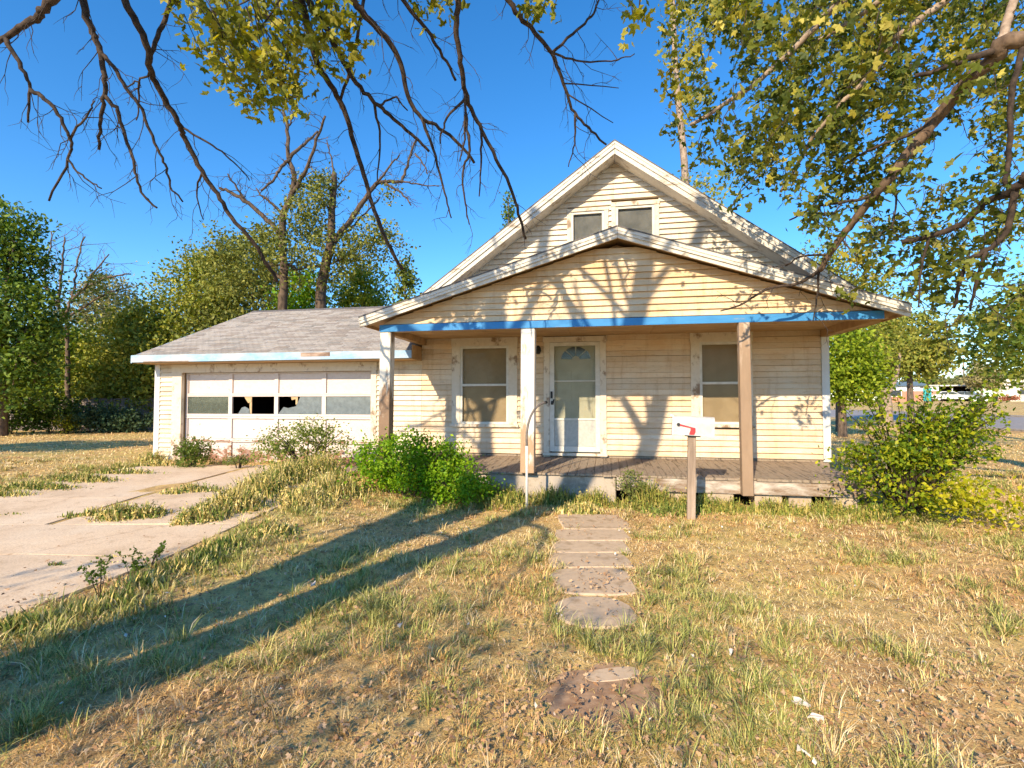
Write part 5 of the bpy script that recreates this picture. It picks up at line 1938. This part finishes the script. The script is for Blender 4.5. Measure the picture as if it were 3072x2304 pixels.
for _ in range(34):
    an = rng.uniform(0, 1)
    q = np.array([-0.25 + 1.15 * an, -0.72 + 0.25 * rng.normal() * 0.6, 0.12 + 0.45 * rng.random() * (1 - 0.3 * an)])
    C2.append(q + rng.normal(size=(22, 3)) * np.array([0.16, 0.12, 0.10]))
mb.build('arching_shoot', M['twig'], bR)
leaf_obj('shoot_leaves', np.concatenate(C), 0.06, [(0.06, 0.13, 0.012), (0.14, 0.22, 0.014), (0.28, 0.34, 0.018), (0.44, 0.44, 0.022)], 'leaf', bR, upbias=0.5)
leaf_obj('yellow_leaves', np.concatenate(C2), 0.065, [(0.28, 0.30, 0.014), (0.44, 0.42, 0.018), (0.60, 0.52, 0.03)], 'leaf', bR, upbias=0.6)
p = HW(0.95, -2.0)
bush('weed', 'rounded grey green weed against the porch edge beside the stoop', (p.x, p.y), 0.20, 0.18, 0.55, [(0.12, 0.16, 0.04), (0.20, 0.24, 0.06), (0.28, 0.30, 0.09)], 22, 0.035, 40, 0.055, 6, cat='weed')
bush('weed', 'round green bush at the garage door left jamb', tuple(G(575, 1405)[:2]), 0.40, 0.35, 0.62, [(0.08, 0.13, 0.02), (0.13, 0.19, 0.03), (0.20, 0.24, 0.05)], 46, 0.05, 40, 0.08, 10, cat='weed')
bush('weed', 'tall feathery weeds before the garage door middle', tuple(G(915, 1425)[:2]), 0.95, 0.5, 0.95, [(0.14, 0.20, 0.04), (0.22, 0.28, 0.06), (0.34, 0.36, 0.09)], 110, 0.05, 34, 0.10, 20, cat='weed')
bush('weed', 'small clump of weeds at the garage door second panel', tuple(G(715, 1405)[:2]), 0.25, 0.15, 0.32, [(0.14, 0.18, 0.04), (0.22, 0.26, 0.07)], 14, 0.04, 30, 0.06, 6, cat='weed')
for (px, py, h_, lb) in ((300, 1795, 0.34, 'spindly dark sapling weed on the driveway edge, nearest the camera'), (395, 1745, 0.24, 'small spindly weed just behind the dark sapling on the driveway edge'), (450, 1700, 0.20, 'tiny twiggy weed farther up the driveway edge')):
    q = G(px, py)
    t = empty('weed', q)
    tag(t, lb, 'weed', 'spindly weeds on the driveway edge')
    mb = MB()
    C = []
    for _ in range(6):
        e = Vector((rng.normal() * 0.10, rng.normal() * 0.06, h_ * rng.uniform(0.6, 1.0)))
        l_, r_ = limb(mb, [(0, 0, -0.02), e * 0.5 + Vector((0, 0, 0.02)), e], 0.004, 0.0015, 4)
        for w_ in l_[5:]:
            C.append(np.array(w_)[None] + rng.normal(size=(3, 3)) * 0.012)
    mb.build('stem', M['twig'], t)
    leaf_obj('foliage', np.concatenate(C), 0.032, DEEP + [(0.12, 0.16, 0.03)], 'leaf', t)

# ------------------------------------------------------------------ houses, cars and trees across the street
M['brick'] = m_speckle('far_brick', (0.42, 0.17, 0.11), (0.58, 0.28, 0.19), 14)
M['bluewhite'] = m_speckle('far_white_siding', (0.62, 0.68, 0.76), (0.78, 0.82, 0.86), 3)
M['teal'] = m_speckle('teal_door', (0.02, 0.30, 0.33), (0.03, 0.36, 0.38), 4)
M['bluesh'] = m_speckle('blue_grey_roof', (0.05, 0.10, 0.17), (0.10, 0.16, 0.24), 8)
M['farwhite'] = m_speckle('far_white_wall', (0.74, 0.70, 0.62), (0.84, 0.80, 0.72), 2)
M['carwhite'] = m_speckle('white_car_paint', (0.72, 0.73, 0.74), (0.80, 0.80, 0.80), 2, rough=0.25, spec=0.6, bs=0.0)
M['cargrey'] = m_speckle('grey_car_paint', (0.22, 0.25, 0.28), (0.27, 0.30, 0.33), 2, rough=0.25, spec=0.6, bs=0.0)
M['rubber'] = m_speckle('tyre_rubber', (0.015, 0.015, 0.015), (0.03, 0.03, 0.03), 9)
M['rust'] = m_speckle('red_brown_shrub', (0.28, 0.10, 0.05), (0.42, 0.18, 0.09), 9)


def far(px, d):
    x, y = at_(px, d)
    return Vector((x, y, H1(x, y))), -math.atan2(x, y)


def wpx(n, px, d):
    """metres for n photo pixels on something square to the view"""
    u = (px - CX) / FPX
    return n / FPX * d / math.sqrt(1 + u * u)


d = 78.0
q, rz = far(2745, d)
bh = empty('brick_house', q, rz)
tag(bh, 'low brick house with teal door and blue roof across the street', 'house')
W = 4.4
MB().box(-W, 2.75, 0, 7, -0.5, 1.55).build('brick_wall', M['brick'], bh)
MB().box(-W - 0.05, 2.80, -0.05, 7.05, 1.551, 2.35).build('siding_band', M['bluewhite'], bh)
MB().prism([(-W - 0.4, 2.36), (1.7, 2.36), (0.6, 3.0), (-W + 0.9, 3.0)], -0.5, 7.5).build('roof', M['bluesh'], bh)
MB().prism([(1.3, 2.352), (2.95, 2.352), (2.95, 2.44), (1.3, 2.44)], -0.4, 7.4).build('roof_edge', M['farwhite'], bh)
dr = MB().box(0.98, 1.95, -0.12, -0.051, 0.02, 1.95).build('door', M['teal'], bh)
MB().box(1.80, 1.86, -0.17, -0.121, 0.9, 1.05).build('handle', M['black'], dr)
for x0 in (0.55, 1.35):
    w = MB().box(x0, x0 + 0.55, -0.14, -0.051, 1.98, 2.28).build('window', M['farwhite'], bh)
    MB().box(x0 + 0.06, x0 + 0.49, -0.16, -0.141, 2.03, 2.24).build('pane', M['darkfan'], w)
w = MB().box(-3.2, -1.6, -0.14, -0.051, 0.7, 1.8).build('window', M['farwhite'], bh)
MB().box(-3.1, -1.7, -0.16, -0.141, 0.8, 1.7).build('pane', M['darkfan'], w)

q, rz = far(2858, d)
cp = empty('carport', q, rz)
tag(cp, 'open flat roofed carport with white posts beside the brick house', 'carport')
MB().box(-2.6, 2.2, -0.6, 5.5, 2.32, 2.50).build('roof', M['farwhite'], cp)
for x in (-0.1, 2.0, -2.4):
    MB().box(x, x + 0.13, -0.4, -0.27, -0.3, 2.319).build('post', M['farwhite'], cp)
MB().box(-2.5, 2.1, 5.2, 5.4, -0.3, 2.319).build('back_wall', M['dark'], cp)
MB().box(2.0, 2.1, 0.5, 5.19, -0.3, 2.319).build('side_wall', M['dark'], cp)
MB().box(-2.45, -2.3, 0.5, 5.19, -0.3, 2.319).build('side_wall', M['brick'], cp)


def car(label, px, d_, mat, L=4.3, H=1.45, yaw=0.0):
    q, rz = far(px, d_)
    t = empty('parked_car', q, rz + yaw)
    tag(t, label, 'car', 'cars parked at the carport')
    h = L / 2
    body = MB().prism([(-h, 0.32), (h, 0.32), (h + 0.02, 0.72), (h - 0.25, 0.86), (0.28 * L, 0.95), (0.10 * L, H), (-0.22 * L, H), (-0.38 * L, 0.98), (-h, 0.90)], -0.85, 0.85).build('body', M[mat], t, bevel=0.05)
    for s in (-1, 1):
        y0, y1 = sorted((s * 0.852, s * 0.862))
        MB().prism([(0.25 * L, 0.97), (0.09 * L, H - 0.07), (-0.05 * L, H - 0.07), (-0.05 * L, 0.97)], y0, y1).build('side_window', M['darkfan'], t)
        MB().prism([(-0.07 * L, 0.97), (-0.07 * L, H - 0.07), (-0.21 * L, H - 0.07), (-0.34 * L, 0.99)], y0, y1).build('side_window', M['darkfan'], t)
        for x in (-0.31 * L, 0.32 * L):
            w = MB().tube([(x, s * 0.72, 0.32), (x, s * 0.90, 0.32)], 0.32, 14).build('wheel', M['rubber'], t)
            MB().tube([(x, s * 0.901, 0.32), (x, s * 0.92, 0.32)], 0.19, 12).build('rim', M['corner'], w)
    MB().box(h + 0.01, h + 0.04, -0.75, -0.45, 0.60, 0.74).build('headlight', M['farwhite'], t)
    MB().box(h + 0.01, h + 0.04, 0.45, 0.75, 0.60, 0.74).build('headlight', M['farwhite'], t)


car('white car parked in front of the carport', 2845, 76.0, 'carwhite', yaw=0.25)
car('grey car parked at the right end of the carport', 2905, 75.5, 'cargrey', yaw=-0.2)

q, rz = far(3040, 76.0)
wh = empty('white_house', q, rz)
tag(wh, 'white house with low roof at the right edge across the street', 'house')
MB().box(-2.2, 6.0, 0, 8, -0.5, 2.35).build('wall', M['farwhite'], wh)
MB().prism([(-2.5, 2.36), (6.3, 2.36), (5.0, 3.3), (-1.2, 3.3)], -0.4, 8.4).build('roof', M['farwhite'], wh)
w = MB().box(0.6, 2.2, -0.1, -0.001, 0.9, 1.9).build('window', M['corner'], wh)
MB().box(0.7, 2.1, -0.12, -0.101, 1.0, 1.8).build('pane', M['darkfan'], w)
bush('shrub', 'low red brown shrub before the white house', at_(3030, 73.5), 1.5, 0.8, 0.9, [(0.30, 0.10, 0.05), (0.42, 0.17, 0.09), (0.5, 0.25, 0.15)], 34, 0.2, 30, 0.2, 4, mat='leafd')
q, rz = far(2984, 74)
MBb = empty('rubbish_bin', q, rz)
tag(MBb, 'dark wheeled rubbish bin beside the white house', 'bin')
MB().quad8([(-0.3, -0.3, 0.05), (0.3, -0.3, 0.05), (0.3, 0.3, 0.05), (-0.3, 0.3, 0.05), (-0.38, -0.38, 0.95), (0.38, -0.38, 0.95), (0.38, 0.38, 0.95), (-0.38, 0.38, 0.95)]).build('body', M['black'], MBb)
MB().box(-0.41, 0.41, -0.42, 0.42, 0.951, 1.03).build('lid', M['black'], MBb)
MB().tube([(-0.3, 0.36, 0.12), (0.3, 0.36, 0.12)], 0.12, 10).build('wheel', M['rubber'], MBb)
rt_tree('pale tan leafed tree between carport and white house', 74.0, 2945, 1085, 42, [(0.24, 0.22, 0.09), (0.34, 0.30, 0.14), (0.44, 0.38, 0.20)], 60, 0.2, 0.25, 0.42)
rt_tree('distant green tree above the carport roof', 100.0, 2860, 1130, 60, [(0.20, 0.22, 0.08), (0.28, 0.28, 0.11)], 60, 0.3, 0.2, 0.55)
rt_tree('distant olive tree behind the brick house', 98.0, 2780, 1120, 60, [(0.18, 0.20, 0.06), (0.26, 0.26, 0.09)], 60, 0.3, 0.2, 0.55)
rt_tree('distant pale tree behind the white house', 98.0, 3050, 1110, 70, [(0.20, 0.22, 0.08), (0.30, 0.28, 0.12)], 60, 0.3, 0.2, 0.55)
rt_tree('distant dark tree beyond the leaning trunk', 95.0, 2650, 1090, 80, OLIVE, 60, 0.3, 0.2, 0.55)
# utility pole
q, rz = far(2893, 88)
up_ = empty('utility_pole', q, rz)
tag(up_, 'thin wooden utility pole rising behind the carport', 'pole')
MB().tube([(0, 0, -0.3), (0, 0, 7.5)], [0.14, 0.10], 8).build('pole', M['greywood'], up_)
MB().box(-0.9, 0.9, -0.06, 0.06, 6.8, 6.95).build('crossarm', M['greywood'], up_)

# ------------------------------------------------------------------ grass
def in_drive(x, y, m=0.0):
    l = np.interp(y, [-1.0, 3.5, 7.3, 11.2], [-8.6, -7.8, -7.55, -7.35])
    r = np.interp(y, [-1.0, 3.5, 5.3, 7.4, 10.2, 11.5], [-4.0, -3.58, -3.22, -3.02, -2.86, -2.8])
    wob = 0.10 * (vnoise(x * 2.2, y * 2.2, 31) - 0.5) * 2
    return (x > l - m + wob) & (x < r + m + wob) & (y < 10.6) & (y > -1.2)


def house_an(x, y):
    dx, dy = x - HO.x, y - HO.y
    return dx * HA.x + dy * HA.y, dx * HN.x + dy * HN.y


def in_house(x, y):
    a, n = house_an(x, y)
    return ((a > -9.2) & (a < 4.35) & (n > 0.0) & (n < 9.2)) | ((a > -3.0) & (a < 4.08) & (n > -1.72) & (n < 0.1)) | ((a > 20.3) & (a < 28.9))


def near_slab(x, y):
    m = np.zeros_like(x, bool)
    for (cx, cy, w, l) in SLABS:
        m |= ((np.abs(x - cx) / (0.5 * w - 0.03)) ** 3 + (np.abs(y - cy) / (0.5 * l + (0.02 if l > 0.5 else -0.01))) ** 3) < 1
    return m


GREENSPOT = []
for (px, py, r_, s) in ((1960, 1880, 0.22, 0.7), (1900, 1950, 0.20, 0.7), (2010, 1780, 0.22, 0.5), (1250, 1505, 0.6, 0.45), (1650, 1680, 0.35, 0.3), (700, 1650, 0.5, 0.5), (850, 1540, 0.5, 0.5), (60, 2020, 0.35, 0.6), (330, 1830, 0.4, 0.5), (1930, 2130, 0.2, 0.35),
                       (1000, 1900, 0.5, 0.35), (1250, 2000, 0.4, 0.3), (600, 1930, 0.5, 0.35), (2600, 1960, 0.3, 0.3), (2200, 2010, 0.3, 0.3), (1750, 2250, 0.2, 0.3), (50, 2180, 0.25, 0.5), (480, 1410, 0.6, 0.4), (100, 1480, 1.2, 0.4), (2050, 1500, 0.7, 0.4), (2300, 1520, 0.6, 0.3), (500, 2150, 0.25, 0.3), (3050, 1420, 1.0, 0.5)):
    q = G(px, py)
    GREENSPOT.append((q.x, q.y, r_, s))


def greenness(x, y):
    g = (fbm(x * 0.8 + 3, y * 0.8 + 7, 11) - 0.52) * 1.6 + (fbm(x * 2.6 + 13, y * 2.6 + 5, 19) - 0.5) * 1.5 + 0.23
    for (cx, cy, r_, s) in GREENSPOT:
        g = g + s * np.exp(-((x - cx) ** 2 + (y - cy) ** 2) / (r_ * r_ * 1.3))
    g = g - 0.25 * sstep((y - 11) / 4)
    return g


STRAW = np.array([(0.82, 0.62, 0.26), (0.74, 0.54, 0.22), (0.86, 0.67, 0.37), (0.58, 0.39, 0.20), (0.86, 0.71, 0.43)])
GRN = np.array([(0.22, 0.25, 0.06), (0.34, 0.36, 0.09), (0.47, 0.45, 0.13), (0.60, 0.53, 0.19)])


def keep(x, y, thin=True):
    ok = ~in_drive(x, y) & ~in_house(x, y) & ~near_slab(x, y)
    if thin:
        dd = np.hypot((x - DIRT[0]) / 0.42, (y - DIRT[1]) / 0.36)
        ok &= rng.random(len(x)) < np.clip(0.25 + (dd - 0.55) * 1.6, 0.15, 1)
    return ok


def blade_mesh(name, label, x, y, h, w, lean, an, isg, flat=False):
    n = len(x)
    z = hgt(x, y)
    lx, ly = np.cos(an) * lean, np.sin(an) * lean
    bx_, by_ = -np.sin(an) * w, np.cos(an) * w
    zb = z - 0.004
    k1 = 0.68 if not flat else 1.0
    k2 = 1.0 if not flat else 0.5
    P0 = np.stack([x - bx_, y - by_, zb], 1)
    P1 = np.stack([x + bx_, y + by_, zb], 1)
    mx, my, mz = x + lx * 0.35, y + ly * 0.35, zb + h * k1
    P2 = np.stack([mx + bx_ * 0.75, my + by_ * 0.75, mz], 1)
    P3 = np.stack([mx - bx_ * 0.75, my - by_ * 0.75, mz], 1)
    P4 = np.stack([x + lx, y + ly, zb + h * k2], 1)
    Vv = np.stack([P0, P1, P2, P3, P4], 1).reshape(-1, 3)
    b = np.arange(n)[:, None] * 5
    F = np.concatenate([b + np.array([0, 1, 2]), b + np.array([0, 2, 3]), b + np.array([3, 2, 4])], 0)
    t = np.where(isg[:, None], GRN[rng.integers(0, len(GRN), n)], STRAW[rng.integers(0, len(STRAW), n)])
    red = np.clip((fbm(x * 0.7 + 40, y * 0.7 + 3, 3) - 0.50) * 3, 0, 0.6)[:, None] * (~isg)[:, None]
    t = t * (1 - red) + t * np.array([0.92, 0.68, 0.52]) * red
    t = t * rng.uniform(0.7, 1.15, n)[:, None]
    o = fast_mesh(name, Vv, F, M['grass'], tint=np.concatenate([t, t, t], 0))
    tag(o, label, 'grass', kind='stuff')


def wedge(N, y0, y1, pw, umax=1.22):
    u = rng.uniform(-umax, umax, N)
    y = (y0 ** pw + rng.random(N) * (y1 ** pw - y0 ** pw)) ** (1 / pw)
    return u * (y + 0.5) + rng.normal(size=N) * 0.05, y


# matted straw lying on the soil
x, y = wedge(130000, 1.5, 12.0, 0.8)
ok = keep(x, y) & ((fbm(x * 1.6 + 20, y * 1.6, 77) > 0.40) | (rng.random(len(x)) < 0.35))
x, y = x[ok], y[ok]
n = len(x)
blade_mesh('grass', 'matted dry straw lying flat on the lawn', x, y, rng.uniform(0.004, 0.026, n), (0.0012 + 0.0010 * rng.random(n)) * (0.6 + 0.28 * y),
           rng.uniform(0.03, 0.12, n) * (0.7 + 0.06 * y), rng.uniform(0, 2 * np.pi, n), rng.random(n) < np.clip(greenness(x, y) - 0.2, 0.0, 0.5), flat=True)
# short dead stubble
x, y = wedge(75000, 1.5, 9.0, 0.9)
ok = keep(x, y) & ((fbm(x * 2.1 + 4, y * 2.1 + 8, 91) > 0.46) | (rng.random(len(x)) < 0.2))
x, y = x[ok], y[ok]
n = len(x)
h = (0.015 + 0.035 * rng.random(n) ** 2)
blade_mesh('grass', 'short dead stubble standing in the near lawn', x, y, h, (0.0011 + 0.0009 * rng.random(n)) * (0.6 + 0.28 * y), h * rng.uniform(0.3, 2.0, n), rng.uniform(0, 2 * np.pi, n), rng.random(n) < np.clip(greenness(x, y), 0.02, 0.7))
# tufts
x, y = wedge(17000, 1.5, 11.0, 0.95)
g = greenness(x, y)
dens = fbm(x * 1.5 + 60, y * 1.5 + 30, 15)
ok = keep(x, y) & (rng.random(len(x)) < np.clip(0.20 + 1.3 * (g - 0.1) + 1.2 * (dens - 0.5), 0.06, 1.0))
x, y, g = x[ok], y[ok], g[ok]
X, Y, HH, AN, LE, IG = [], [], [], [], [], []
for i in range(len(x)):
    k = int(rng.uniform(10, 28))
    r_ = rng.uniform(0.02, 0.08)
    hh = (0.025 + 0.095 * rng.random() ** 1.8) * (1.25 if g[i] > 0.35 else 1.0)
    a_ = rng.uniform(0, 2 * np.pi, k)
    q = r_ * np.sqrt(rng.random(k))
    X.append(x[i] + q * np.cos(a_))
    Y.append(y[i] + q * np.sin(a_))
    hk = hh * rng.uniform(0.45, 1.0, k)
    HH.append(hk)
    AN.append(a_ + rng.normal(size=k) * 0.7)
    LE.append(hk * rng.uniform(0.3, 1.9, k))
    gr = np.clip(g[i] * 1.5 + rng.normal() * 0.3, 0.02, 0.95)
    IG.append(rng.random(k) < gr)
X, Y, HH, AN, LE, IG = [np.concatenate(q) for q in (X, Y, HH, AN, LE, IG)]
ok = keep(X, Y, False)
X, Y, HH, AN, LE, IG = [q[ok] for q in (X, Y, HH, AN, LE, IG)]
blade_mesh('grass', 'uneven grey green and straw tufts over the lawn', X, Y, HH, (0.0012 + 0.0010 * rng.random(len(X))) * (0.6 + 0.28 * Y), LE, AN, IG)
# far lawn
x, y = wedge(75000, 9.0, 32.0, 0.7, 1.3)
ok = keep(x, y)
x, y = x[ok], y[ok]
n = len(x)
h = (0.02 + 0.05 * rng.random(n) ** 2)
blade_mesh('grass', 'mown dry grass of the far lawn', x, y, h, (0.0014 + 0.0010 * rng.random(n)) * (0.6 + 0.28 * y), h * rng.uniform(0.3, 1.6, n), rng.uniform(0, 2 * np.pi, n), rng.random(n) < np.clip(greenness(x, y) - 0.1, 0.02, 0.7))


# ------------------------------------------------------------------ weeds in joints and along edges (one mass)
def weed_mass():
    VV, FF, TT = [], [], []
    off = 0
    WL = []
    # px, py, spread x m, spread y m, height, count, green 0..1
    for (px, py, sx, sy, h, n, g) in (
            (560, 1570, 0.10, 0.12, 0.16, 500, 0.5), (280, 1545, 0.16, 0.10, 0.10, 300, 0.5), (210, 1552, 0.1, 0.06, 0.08, 150, 0.5), (360, 1560, 0.22, 0.14, 0.20, 900, 0.55), (440, 1555, 0.22, 0.16, 0.18, 700, 0.5), (610, 1560, 0.22, 0.16, 0.22, 1000, 0.5),
            (700, 1530, 0.30, 0.22, 0.28, 1500, 0.45), (780, 1490, 0.35, 0.3, 0.34, 2000, 0.45), (860, 1450, 0.4, 0.35, 0.36, 2200, 0.5), (600, 1475, 0.28, 0.12, 0.14, 500, 0.5), (520, 1482, 0.2, 0.08, 0.10, 250, 0.4), (950, 1440, 0.4, 0.3, 0.40, 1800, 0.5), (920, 1510, 0.35, 0.3, 0.22, 1200, 0.35),
            (1000, 1480, 0.4, 0.3, 0.30, 1300, 0.4), (40, 1550, 0.22, 0.08, 0.05, 200, 0.6), (820, 1600, 0.25, 0.18, 0.14, 600, 0.6), (690, 1640, 0.22, 0.16, 0.12, 600, 0.8), (620, 1680, 0.22, 0.16, 0.12, 700, 0.85), (540, 1710, 0.22, 0.16, 0.12, 500, 0.6),
            (440, 1760, 0.22, 0.14, 0.12, 500, 0.5), (350, 1810, 0.2, 0.12, 0.12, 450, 0.5), (230, 1850, 0.2, 0.12, 0.12, 450, 0.5), (120, 1880, 0.2, 0.12, 0.12, 450, 0.55), (20, 1900, 0.2, 0.12, 0.12, 450, 0.6), (170, 1702, 0.08, 0.03, 0.06, 120, 0.7),
            (100, 1470, 0.5, 0.15, 0.14, 1000, 0.6), (250, 1445, 0.5, 0.15, 0.14, 900, 0.6), (380, 1425, 0.5, 0.15, 0.14, 700, 0.6), (20, 1490, 0.4, 0.15, 0.12, 700, 0.5), (470, 1400, 0.4, 0.15, 0.14, 500, 0.5), (340, 1672, 0.3, 0.02, 0.03, 120, 0.6), (300, 1690, 0.2, 0.02, 0.03, 100, 0.6)):
        q = G(px, py)
        WL.append((q.x, q.y, sx, sy, h, n, g))
    for (a, n_, sa, sn, h, c, g) in ((-1.0, -2.05, 0.45, 0.15, 0.26, 1300, 1.2), (-0.2, -1.98, 0.35, 0.12, 0.26, 900, 1.2), (0.4, -1.98, 0.3, 0.12, 0.24, 700, 1.0), (1.2, -1.98, 0.35, 0.14, 0.36, 1200, 1.1), (1.8, -1.95, 0.3, 0.12, 0.26, 800, 1.1), (2.2, -2.0, 0.3, 0.12, 0.18, 600, 1.2), (2.9, -1.98, 0.35, 0.12, 0.2, 700, 1.2),
                                     (3.5, -2.02, 0.4, 0.14, 0.22, 900, 1.3), (0.2, -2.5, 0.3, 0.15, 0.16, 500, 0.3), (1.5, -2.3, 0.4, 0.2, 0.16, 600, 0.9), (-0.9, -2.4, 0.3, 0.2, 0.2, 500, 1.1), (-8.95, -0.3, 0.25, 0.15, 0.25, 500, 0.4), (4.1, -2.15, 0.4, 0.15, 0.2, 600, 1.4), (2.6, -2.1, 0.5, 0.1, 0.12, 400, 1.3)):
        q = HW(a, n_)
        WL.append((q.x, q.y, sa, sn, h, c, g))
    for (cx, cy, sx, sy, h, n, g) in WL:
        x = cx + rng.normal(size=n) * sx * 0.6
        y = cy + rng.normal(size=n) * sy * 0.6
        z = hgt(x, y)
        hh = 1.35 * h * (0.18 + 0.82 * rng.random(n) ** 2.2) * np.exp(-0.5 * (((x - cx) / sx) ** 2 + ((y - cy) / sy) ** 2))
        an = rng.uniform(0, 2 * np.pi, n)
        le = hh * rng.uniform(0.1, 0.7, n)
        w = rng.uniform(0.003, 0.006, n) * (1 + 0.06 * cy)
        lx, ly = np.cos(an) * le, np.sin(an) * le
        bx_, by_ = -np.sin(an) * w, np.cos(an) * w
        P0 = np.stack([x - bx_, y - by_, z], 1)
        P1 = np.stack([x + bx_, y + by_, z], 1)
        P2 = np.stack([x + 0.4 * lx + bx_, y + 0.4 * ly + by_, z + 0.6 * hh], 1)
        P3 = np.stack([x + 0.4 * lx - bx_, y + 0.4 * ly - by_, z + 0.6 * hh], 1)
        P4 = np.stack([x + lx, y + ly, z + hh], 1)
        VV.append(np.stack([P0, P1, P2, P3, P4], 1).reshape(-1, 3))
        b = off + np.arange(n)[:, None] * 5
        FF.append(np.concatenate([b + np.array([0, 1, 2]), b + np.array([0, 2, 3]), b + np.array([3, 2, 4])], 0))
        off += 5 * n
        if g > 0.95:
            pal = np.array([(0.24, 0.26, 0.05), (0.36, 0.34, 0.07), (0.50, 0.40, 0.12), (0.16, 0.21, 0.04)])
            t = pal[rng.integers(0, 4, n)]
        else:
            m = rng.random(n) < g
            pal = np.array([(0.13, 0.19, 0.035), (0.20, 0.25, 0.05), (0.28, 0.30, 0.07)])
            t = np.where(m[:, None], pal[rng.integers(0, 3, n)], STRAW[rng.integers(0, 3, n)] * np.array([0.85, 0.9, 0.75]))
        t = t * rng.uniform(0.75, 1.2, n)[:, None]
        TT.append(np.concatenate([t, t, t], 0))
        # small leaves on top of the taller ones
        if h > 0.13:
            k = n
            s = rng.integers(0, n, k)
            C = np.stack([x[s] + lx[s] * 0.8, y[s] + ly[s] * 0.8, z[s] + hh[s] * rng.uniform(0.4, 1.0, k)], 1)
            v, f, _ = leaf_arrays(C, 0.03 + 0.02 * min(h, 0.4), [(0.1, 0.1, 0.1), (0.2, 0.2, 0.2)], upbias=0.5)
            VV.append(v)
            FF.append(f + off)
            off += len(v)
            tt = t[s]
            TT.append(np.concatenate([tt, tt], 0))
    o = fast_mesh('weeds', np.concatenate(VV), np.concatenate(FF), M['grass'], tint=np.concatenate(TT))
    tag(o, 'rank weeds and grass in driveway joints and along the porch', 'weeds', kind='stuff')


weed_mass()


# ------------------------------------------------------------------ dry leaf litter and scraps
N = 20000
u = rng.uniform(-1.15, 1.15, N)
y = (1.5 ** 0.7 + rng.random(N) * (8.0 ** 0.7 - 1.5 ** 0.7)) ** (1 / 0.7)
x = u * (y + 0.4)
den = fbm(x * 1.3 + 9, y * 1.3 + 2, 51) + 0.25 * np.exp(-((y - 2.0) / 0.8) ** 2)
ok = (rng.random(N) < np.clip((den - 0.42) * 3.2, 0.03, 1)) & ~in_house(x, y) & (~in_drive(x, y, -0.2) | (rng.random(N) < 0.08))
x, y = x[ok], y[ok]
C = np.stack([x, y, hgt(x, y) + rng.uniform(0.01, 0.05, len(x))], 1)
v, f, t = leaf_arrays(C, 0.021, [(0.28, 0.15, 0.08), (0.42, 0.25, 0.13), (0.58, 0.40, 0.24), (0.32, 0.19, 0.11)], upbias=1.1, width=0.7, lobes=3)
tag(fast_mesh('fallen_leaves', v, f, M['litter'], tint=t), 'brown dry leaves and husks strewn over the lawn', 'leaves', kind='stuff')
N = 170
u = rng.uniform(-1.1, 1.1, N)
y = (1.5 ** 0.8 + rng.random(N) * (7.0 ** 0.8 - 1.5 ** 0.8)) ** (1 / 0.8)
x = u * (y + 0.4)
ok = ~in_house(x, y) & ~in_drive(x, y, -0.1)
x, y = x[ok], y[ok]
C = np.stack([x, y, hgt(x, y) + rng.uniform(0.015, 0.05, len(x))], 1)
v, f, t = leaf_arrays(C, 0.026, [(0.62, 0.55, 0.48), (0.80, 0.74, 0.68)], upbias=1.5, width=0.7)
tag(fast_mesh('debris', v, f, M['litter'], tint=t), 'pale chips and scraps scattered in the grass', 'debris', kind='stuff')


def scrap(px, py, w, label, cat='scrap', mat='corner'):
    q = G(px, py)
    poly = []
    n = 9
    for k in range(n):
        an = 2 * math.pi * k / n
        r_ = w * random.uniform(0.45, 1.1)
        poly.append((r_ * math.cos(an), 0.45 * r_ * math.sin(an), random.uniform(0, 0.02)))
    o = MB().prism_z(poly, 0.02, 0.028).build('bark_scrap', M[mat], None)
    o.location = (q.x, q.y, q.z + 0.01)
    o.rotation_euler = (random.uniform(-0.3, 0.3), random.uniform(-0.2, 0.2), random.uniform(0, 6))
    tag(o, label, cat)


M['scrapc'] = m_speckle('pale_bark_scrap', (0.58, 0.48, 0.40), (0.74, 0.66, 0.58), 20)
scrap(2400, 2130, 0.055, 'torn pale bark scrap in the grass at lower right', mat='scrapc')
scrap(2445, 2180, 0.04, 'small pale scrap just below the torn bark scrap', mat='scrapc')
scrap(2405, 2285, 0.04, 'pale stone like scrap at the bottom edge', mat='scrapc')
scrap(940, 1768, 0.06, 'white scrap lying in the tree shadow on the left lawn', mat='scrapc')
scrap(1200, 1895, 0.05, 'pale curled scrap on the sunlit grass left of the walk', mat='scrapc')
scrap(2190, 1975, 0.03, 'tiny pale chip in the grass right of the walk', mat='scrapc')
